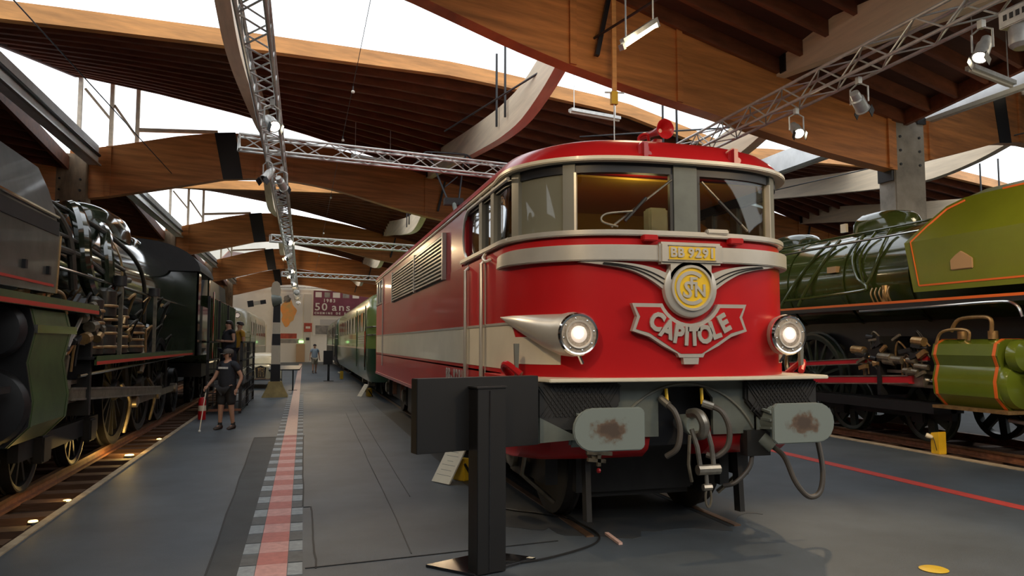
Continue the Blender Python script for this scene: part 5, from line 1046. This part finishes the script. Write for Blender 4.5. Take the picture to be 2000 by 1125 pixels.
blob(-1.4, 4.4, .62, 1.15, posto, 'cloud_print', 1); blob(-1.5, 5.6, .3, .35, postg, 'smoke_print', 2); wallplate(-2.3, -.6, 2.1, 2.55, postr, 'engine_print', ps, .05, .07); wallplate(-2.4, -.4, 1.7, 2.05, postg, 'track_print', ps, .05, .07)
dr = wallplate(-.05, .62, 0, 6.1, mat('doorpanel', (.5,.46,.38), .7), 'door_1', None); dr['kind'] = 'structure'
ks = wallplate(-.62, .12, .02, 1.62, tan, 'info_kiosk', None, .1, .6); tag(ks, 'tan cabinet under the green exit light on the far wall', 'cabinet')
ex = thing('exit_light', FP(-.3, WY, 1.8), 'small green exit light above the tan cabinet', 'exit sign'); wallplate(-.42, -.02, 1.72, 1.92, lampmat('exitglow', (.35, 1, .25), 2.5), 'lens', ex, .1, .16); wallplate(-.46, .02, 1.68, 1.72, whitewall, 'housing', ex, .1, .16)
rq = thing('red_notice', FP(.45, WY, 3), 'red and white notice panel beside the banner', 'notice'); wallplate(-.0, .7, 2.7, 3.5, postr, 'sheet', rq, .06, .09); wallplate(.15, .55, 3.0, 3.2, posterw, 'print', rq, .09, .1); wallplate(.2, .5, 1.95, 2.2, soot, 'small_notice', rq, .06, .09)
struct('trim_1', MB().tube([FP(a, WY-.2, 6.55+.12*math.sin((a+6)/12*math.pi)) for a in [-6+i*1.0 for i in range(17)]], .06, 6), alum)
# ---------------------------------------------------------------- people
skinm = mat('skinm', (.46, .25, .16), .55, noise=(20, .1)); hairm = mat('hairm', (.02, .013, .01), .5); tshirt = mat('tshirt', (.016, .018, .024), .8, noise=(20, .3)); shorts = mat('shorts', (.022, .021, .022), .8); shoe = mat('shoe', (.055, .035, .025), .6); sockm = mat('sockm', (.02,.02,.02), .8)
capm = mat('capm', (.07, .06, .05), .8); mustard = mat('mustard', (.42, .22, .015), .75); beige = mat('beige', (.30, .26, .19), .8); paleblue = mat('paleblue', (.26, .31, .36), .8); navy = mat('navy', (.012, .013, .022), .8); canem = mat('canem', (.55, .48, .36), .5); white = mat('white', (.75, .75, .72), .7)
def skin_mesh(V, E, R, sub=2):
    me = bpy.data.meshes.new('s'); me.from_pydata([tuple(v) for v in V], E, []); o = bpy.data.objects.new('s', me); COL.objects.link(o)
    md = o.modifiers.new('k', 'SKIN'); md.use_smooth_shade = True
    for i, sv in enumerate(me.skin_vertices[0].data): sv.radius = R[i] if isinstance(R[i], tuple) else (R[i], R[i]); sv.use_root = (i == 0)
    ss = o.modifiers.new('u', 'SUBSURF'); ss.levels = sub; ss.render_levels = sub
    bpy.context.view_layer.update(); r = bpy.data.meshes.new_from_object(o.evaluated_get(bpy.context.evaluated_depsgraph_get())); bpy.data.objects.remove(o); bpy.data.meshes.remove(me)
    vs = [v.co.copy() for v in r.vertices]; fs = [tuple(p.vertices) for p in r.polygons]; bpy.data.meshes.remove(r); return vs, fs
def person(loc, H, yaw, label, arms, feet, shirt, bottoms, cap=None, longhair=False, lean=0., head_yaw=0., legs_bare=True, stout=1., sleeve=.55, skirt=False, print_=False):
    """local frame: faces -Y, x to the viewer's right when facing us. arms: ((elbow, wrist) left-of-picture, right); feet: two (x, y)"""
    t = thing('person', loc, label, 'person'); cs, sn = math.cos(yaw), math.sin(yaw); o = Vector(loc)
    def Wd(p): return o+Vector((p[0]*cs-p[1]*sn, p[0]*sn+p[1]*cs, p[2]))*H
    def Sk(V, E, R, name, m, sub=2):
        V = [Wd(v) for v in V]; R = [tuple(x*H for x in r) if isinstance(r, tuple) else r*H for r in R]; vs, fs = skin_mesh(V, E, R, sub); return MB().add(vs, fs)
    hips = [(-.052, 0, .50), (.052, 0, .50)]; ank = [(f[0], f[1], .045) for f in feet]; kn = [((h[0]+a[0])/2*1.03, (h[1]+a[1])/2-.02, .275) for h, a in zip(hips, ank)]
    sh = [(-.105, lean, .805), (.105, lean, .805)]; el = [a[0] for a in arms]; wr = [a[1] for a in arms]
    ck, st = .06*stout, stout
    V = [(0,0,.53), (0,lean*.4,.62), (0,lean,.74), (0,lean,.815), (0,lean-.004,.865), (0,lean-.008,.91), (0,lean-.008,.955)]; E = [(0,1),(1,2),(2,3),(3,4),(4,5),(5,6)]
    R = [(.078*st,.055*st),(.078*st,.057*st),(.095*st,.066*st),(.05,.045),.031,(.043,.054),(.036,.045)]
    for i in (0, 1):
        b = len(V); V += [hips[i], kn[i], ank[i], (ank[i][0], ank[i][1]-.07, .02)]; E += [(0,b),(b,b+1),(b+1,b+2),(b+2,b+3)]; R += [.058*st, .036, .022, .02]
        b = len(V); V += [sh[i], el[i], wr[i]]; E += [(3,b),(b,b+1),(b+1,b+2)]; R += [.034, .024, .017]
    B_ = Sk(V, E, R, 'body', skinm)
    hd = Vector((0, lean-.008, .932))   # face: nose, ears, eyes; turned by head_yaw
    hc, hs = math.cos(head_yaw), math.sin(head_yaw); hp = lambda x, y, z: Wd((hd.x+x*hc-y*hs, hd.y+x*hs+y*hc, hd.z+z))
    B_.tube([hp(0,-.048,.012), hp(0,-.062,-.008), hp(0,-.050,-.014)], [.005*H,.010*H,.004*H], 6)
    for s in (-1, 1): B_.sphere(hp(s*.044,.004,-.002), .012*H, 8, (.5,1,1.2))
    B_.tube([hp(-.014,-.052,-.032), hp(0,-.055,-.033), hp(.014,-.052,-.032)], .004*H, 5)
    for i in (0, 1):   # hands: palm and five fingers curled a little
        w, e = Vector(wr[i]), Vector(el[i]); d = (w-e).normalized(); sd = Vector((0,1,0)) if abs(d.y) < .7 else Vector((1,0,0)); sd = (sd-d*sd.dot(d)).normalized(); n = d.cross(sd)
        B_.tube([Wd(w-d*.005), Wd(w+d*.02), Wd(w+d*.045)], [.014*H,.02*H,.017*H], 8)
        for k, (off, ln) in enumerate(((-.015,.034),(-.005,.040),(.005,.038),(.014,.030))):
            a = w+d*.042+sd*off; B_.tube([Wd(a), Wd(a+d*ln*.5+n*.003), Wd(a+d*ln*.85+n*.013)], [.006*H,.0055*H,.0045*H], 6)
        a = w+d*.012-sd*.018; B_.tube([Wd(a), Wd(a+d*.018-sd*.012), Wd(a+d*.036-sd*.010+n*.008)], [.007*H,.0065*H,.005*H], 6)
    body = B_.build('body', skinm, t)
    for s in (-1, 1): MB().sphere(hp(s*.018,-.047,.012), .0055*H, 8).build('eye', hairm, body)
    # clothes
    V = [(0,0,.455),(0,lean*.4,.62),(0,lean,.74),(0,lean,.815)]; E = [(0,1),(1,2),(2,3)]; R = [(.106*st,.086*st),(.103*st,.084*st),(.112*st,.082*st),(.058,.052)]
    for i in (0, 1):
        b = len(V); m_ = Vector(sh[i]).lerp(Vector(el[i]), sleeve); V += [sh[i], tuple(m_)]; E += [(3,b),(b,b+1)]; R += [.045*min(st,1.1), .040]
    top = Sk(V, E, R, 'shirt', shirt).build('shirt', shirt, t)
    if print_:
        for k in range(7): MB().obx(Wd((-.062+.02*k, lean-.0865*st, .765)), Wd((.008,0,0))-o, Wd((0,.004,0))-o, Wd((0,0,.012))-o).build('chest_print', white, top)
    V = [(0,0,.545)]; E = []; R = [(.095*st,.078*st)]
    for i in (0, 1):
        b = len(V); e = kn[i] if legs_bare else ank[i]; c = Vector(hips[i]).lerp(Vector(e), .55); V += [hips[i], tuple(c), (e[0], e[1], e[2]+(.01 if legs_bare else .01))]; E += [(0,b),(b,b+1),(b+1,b+2)]; R += [.070*st, .060*st, .054 if legs_bare else .040]
    Sk(V, E, R, 'shorts', bottoms).build('shorts' if legs_bare else 'trousers', bottoms, t)
    for i in (0, 1):
        a = ank[i]; MB().grid([[Wd((a[0]+w*math.cos(q), a[1]+y, max(.002, z+h*math.sin(q)))) for q in [2*math.pi*k/12 for k in range(12)]] for y, w, z, h in ((.035,.015,.02,.015),(.025,.026,.03,.03),(0,.027,.036,.036),(-.05,.029,.022,.022),(-.095,.026,.015,.015),(-.11,.012,.012,.008))], closed=True, cap=True).build('shoe', shoe, t)
        MB().cyl(Wd((a[0],a[1],.05)), Wd((a[0],a[1],.085)), .0255*H, 10).build('sock', sockm, t)
    if cap:
        c = MB().grid([[hp(r*.056*math.cos(q), r*.066*math.sin(q)+.004, z) for q in [2*math.pi*k/20 for k in range(20)]] for r, z in ((1,.012),(1.02,.03),(.95,.05),(.7,.066),(.25,.074))], closed=True, cap=True).build('cap', capm, t)
        MB().grid([[hp(.05*math.sin(q), -.058-.045*math.cos(q)*f, .014+dz) for q in [math.radians(-80+160*k/10) for k in range(11)]] for f, dz in ((0,0),(1,-.006),(1,-.012),(0,-.006))], closed=False).build('peak', capm, c)
        MB().grid([[hp(r*.051*math.cos(q), r*.060*math.sin(q)+.008, z) for q in [math.radians(-20+220*k/14) for k in range(15)]] for r, z in ((.9,-.035),(1.0,-.01),(1.0,.02))]).build('hair', hairm, t)
    else:
        rows = [[hp(r*.053*math.cos(q), r*.062*math.sin(q)+dy, z+(.022 if math.sin(q) < -.3 else 0)*(1-k2)) for q in [2*math.pi*k/20 for k in range(20)]] for r, z, dy, k2 in ((1.02,.0,.012,0),(1.04,.02,.008,.4),(.98,.04,.004,1),(.8,.06,.002,1),(.3,.072,0,1))]
        MB().grid(rows, closed=True, cap=True).build('hair', hairm, t)
    if longhair: MB().grid([[hp(w*math.cos(q), .03+dy+.022*math.sin(q), z) for q in [2*math.pi*k/14 for k in range(14)]] for w, dy, z in ((.046,.0,.03),(.055,.012,-.03),(.055,.022,-.09),(.045,.03,-.14),(.02,.03,-.165))], closed=True, cap=True).build('long_hair', hairm, t)
    if skirt: MB().grid([[Wd((w*math.cos(q), d_*math.sin(q), z)) for q in [2*math.pi*k/18 for k in range(18)]] for w, d_, z in ((.085*st,.07*st,.60),(.105*st,.088*st,.52),(.12*st,.10*st,.42),(.125*st,.105*st,.30))], closed=True, cap=True).build('skirt', bottoms, t)
    return t
man = person((-1.47, 16.2, 0), 1.62, math.radians(-32), 'man in a black printed T-shirt and cap walking with a white cane', (((-.155,-.05,.64),(-.19,-.145,.535)), ((.175,.04,.645),(.150,-.02,.50))), ((-.075,-.03),(.065,.04)), tshirt, shorts, cap=True, stout=1.08, head_yaw=math.radians(-25), print_=True)
# the cane runs from his hand to the floor
cn = thing('white_cane', (-1.93, 15.75, 0), 'long white cane held by the man in the black T-shirt', 'cane')
hx = Vector((-1.47, 16.2, 0)); yw_ = math.radians(-32); wv = Vector((-.19*1.0, -.145-.01, .515))*1.62; hand = hx+Vector((wv.x*math.cos(yw_)-wv.y*math.sin(yw_), wv.x*math.sin(yw_)+wv.y*math.cos(yw_), wv.z))
tip = Vector((-1.92, 15.72, .03)); MB().tube([tip, hand+(hand-tip).normalized()*.12], .011, 8).build('shaft', canem, cn); MB().sphere(tip, .025, 10).build('tip', white, cn); MB().tube([hand-(hand-tip).normalized()*.1, hand+(hand-tip).normalized()*.14], .015, 8).build('grip', rubber, cn)
person((-1.93, 21.3, .72), 1.62, math.radians(-50), 'woman in a black top on the viewing platform, long dark hair', (((-.15,-.03,.65),(-.06,-.15,.66)), ((.16,-.02,.65),(.06,-.14,.66))), ((-.05,0),(.05,.02)), tshirt, navy, longhair=True, stout=1.22, legs_bare=False, skirt=True, sleeve=.25)
person((-1.78, 22.9, .72), 1.64, math.radians(-60), 'boy in a mustard yellow T-shirt on the viewing platform', (((-.14,0,.64),(-.12,-.08,.53)), ((.14,.0,.64),(.12,-.06,.53))), ((-.05,0),(.05,.03)), mustard, beige, stout=.95, head_yaw=math.radians(-20))
person((.62, 44.1, 0), 1.66, math.radians(10), 'distant visitor in a pale blue shirt and beige shorts walking towards us', (((-.15,.0,.64),(-.16,-.03,.50)), ((.15,.02,.64),(.17,-.01,.50))), ((-.06,-.06),(.06,.08)), paleblue, beige, cap=None, stout=1.05)
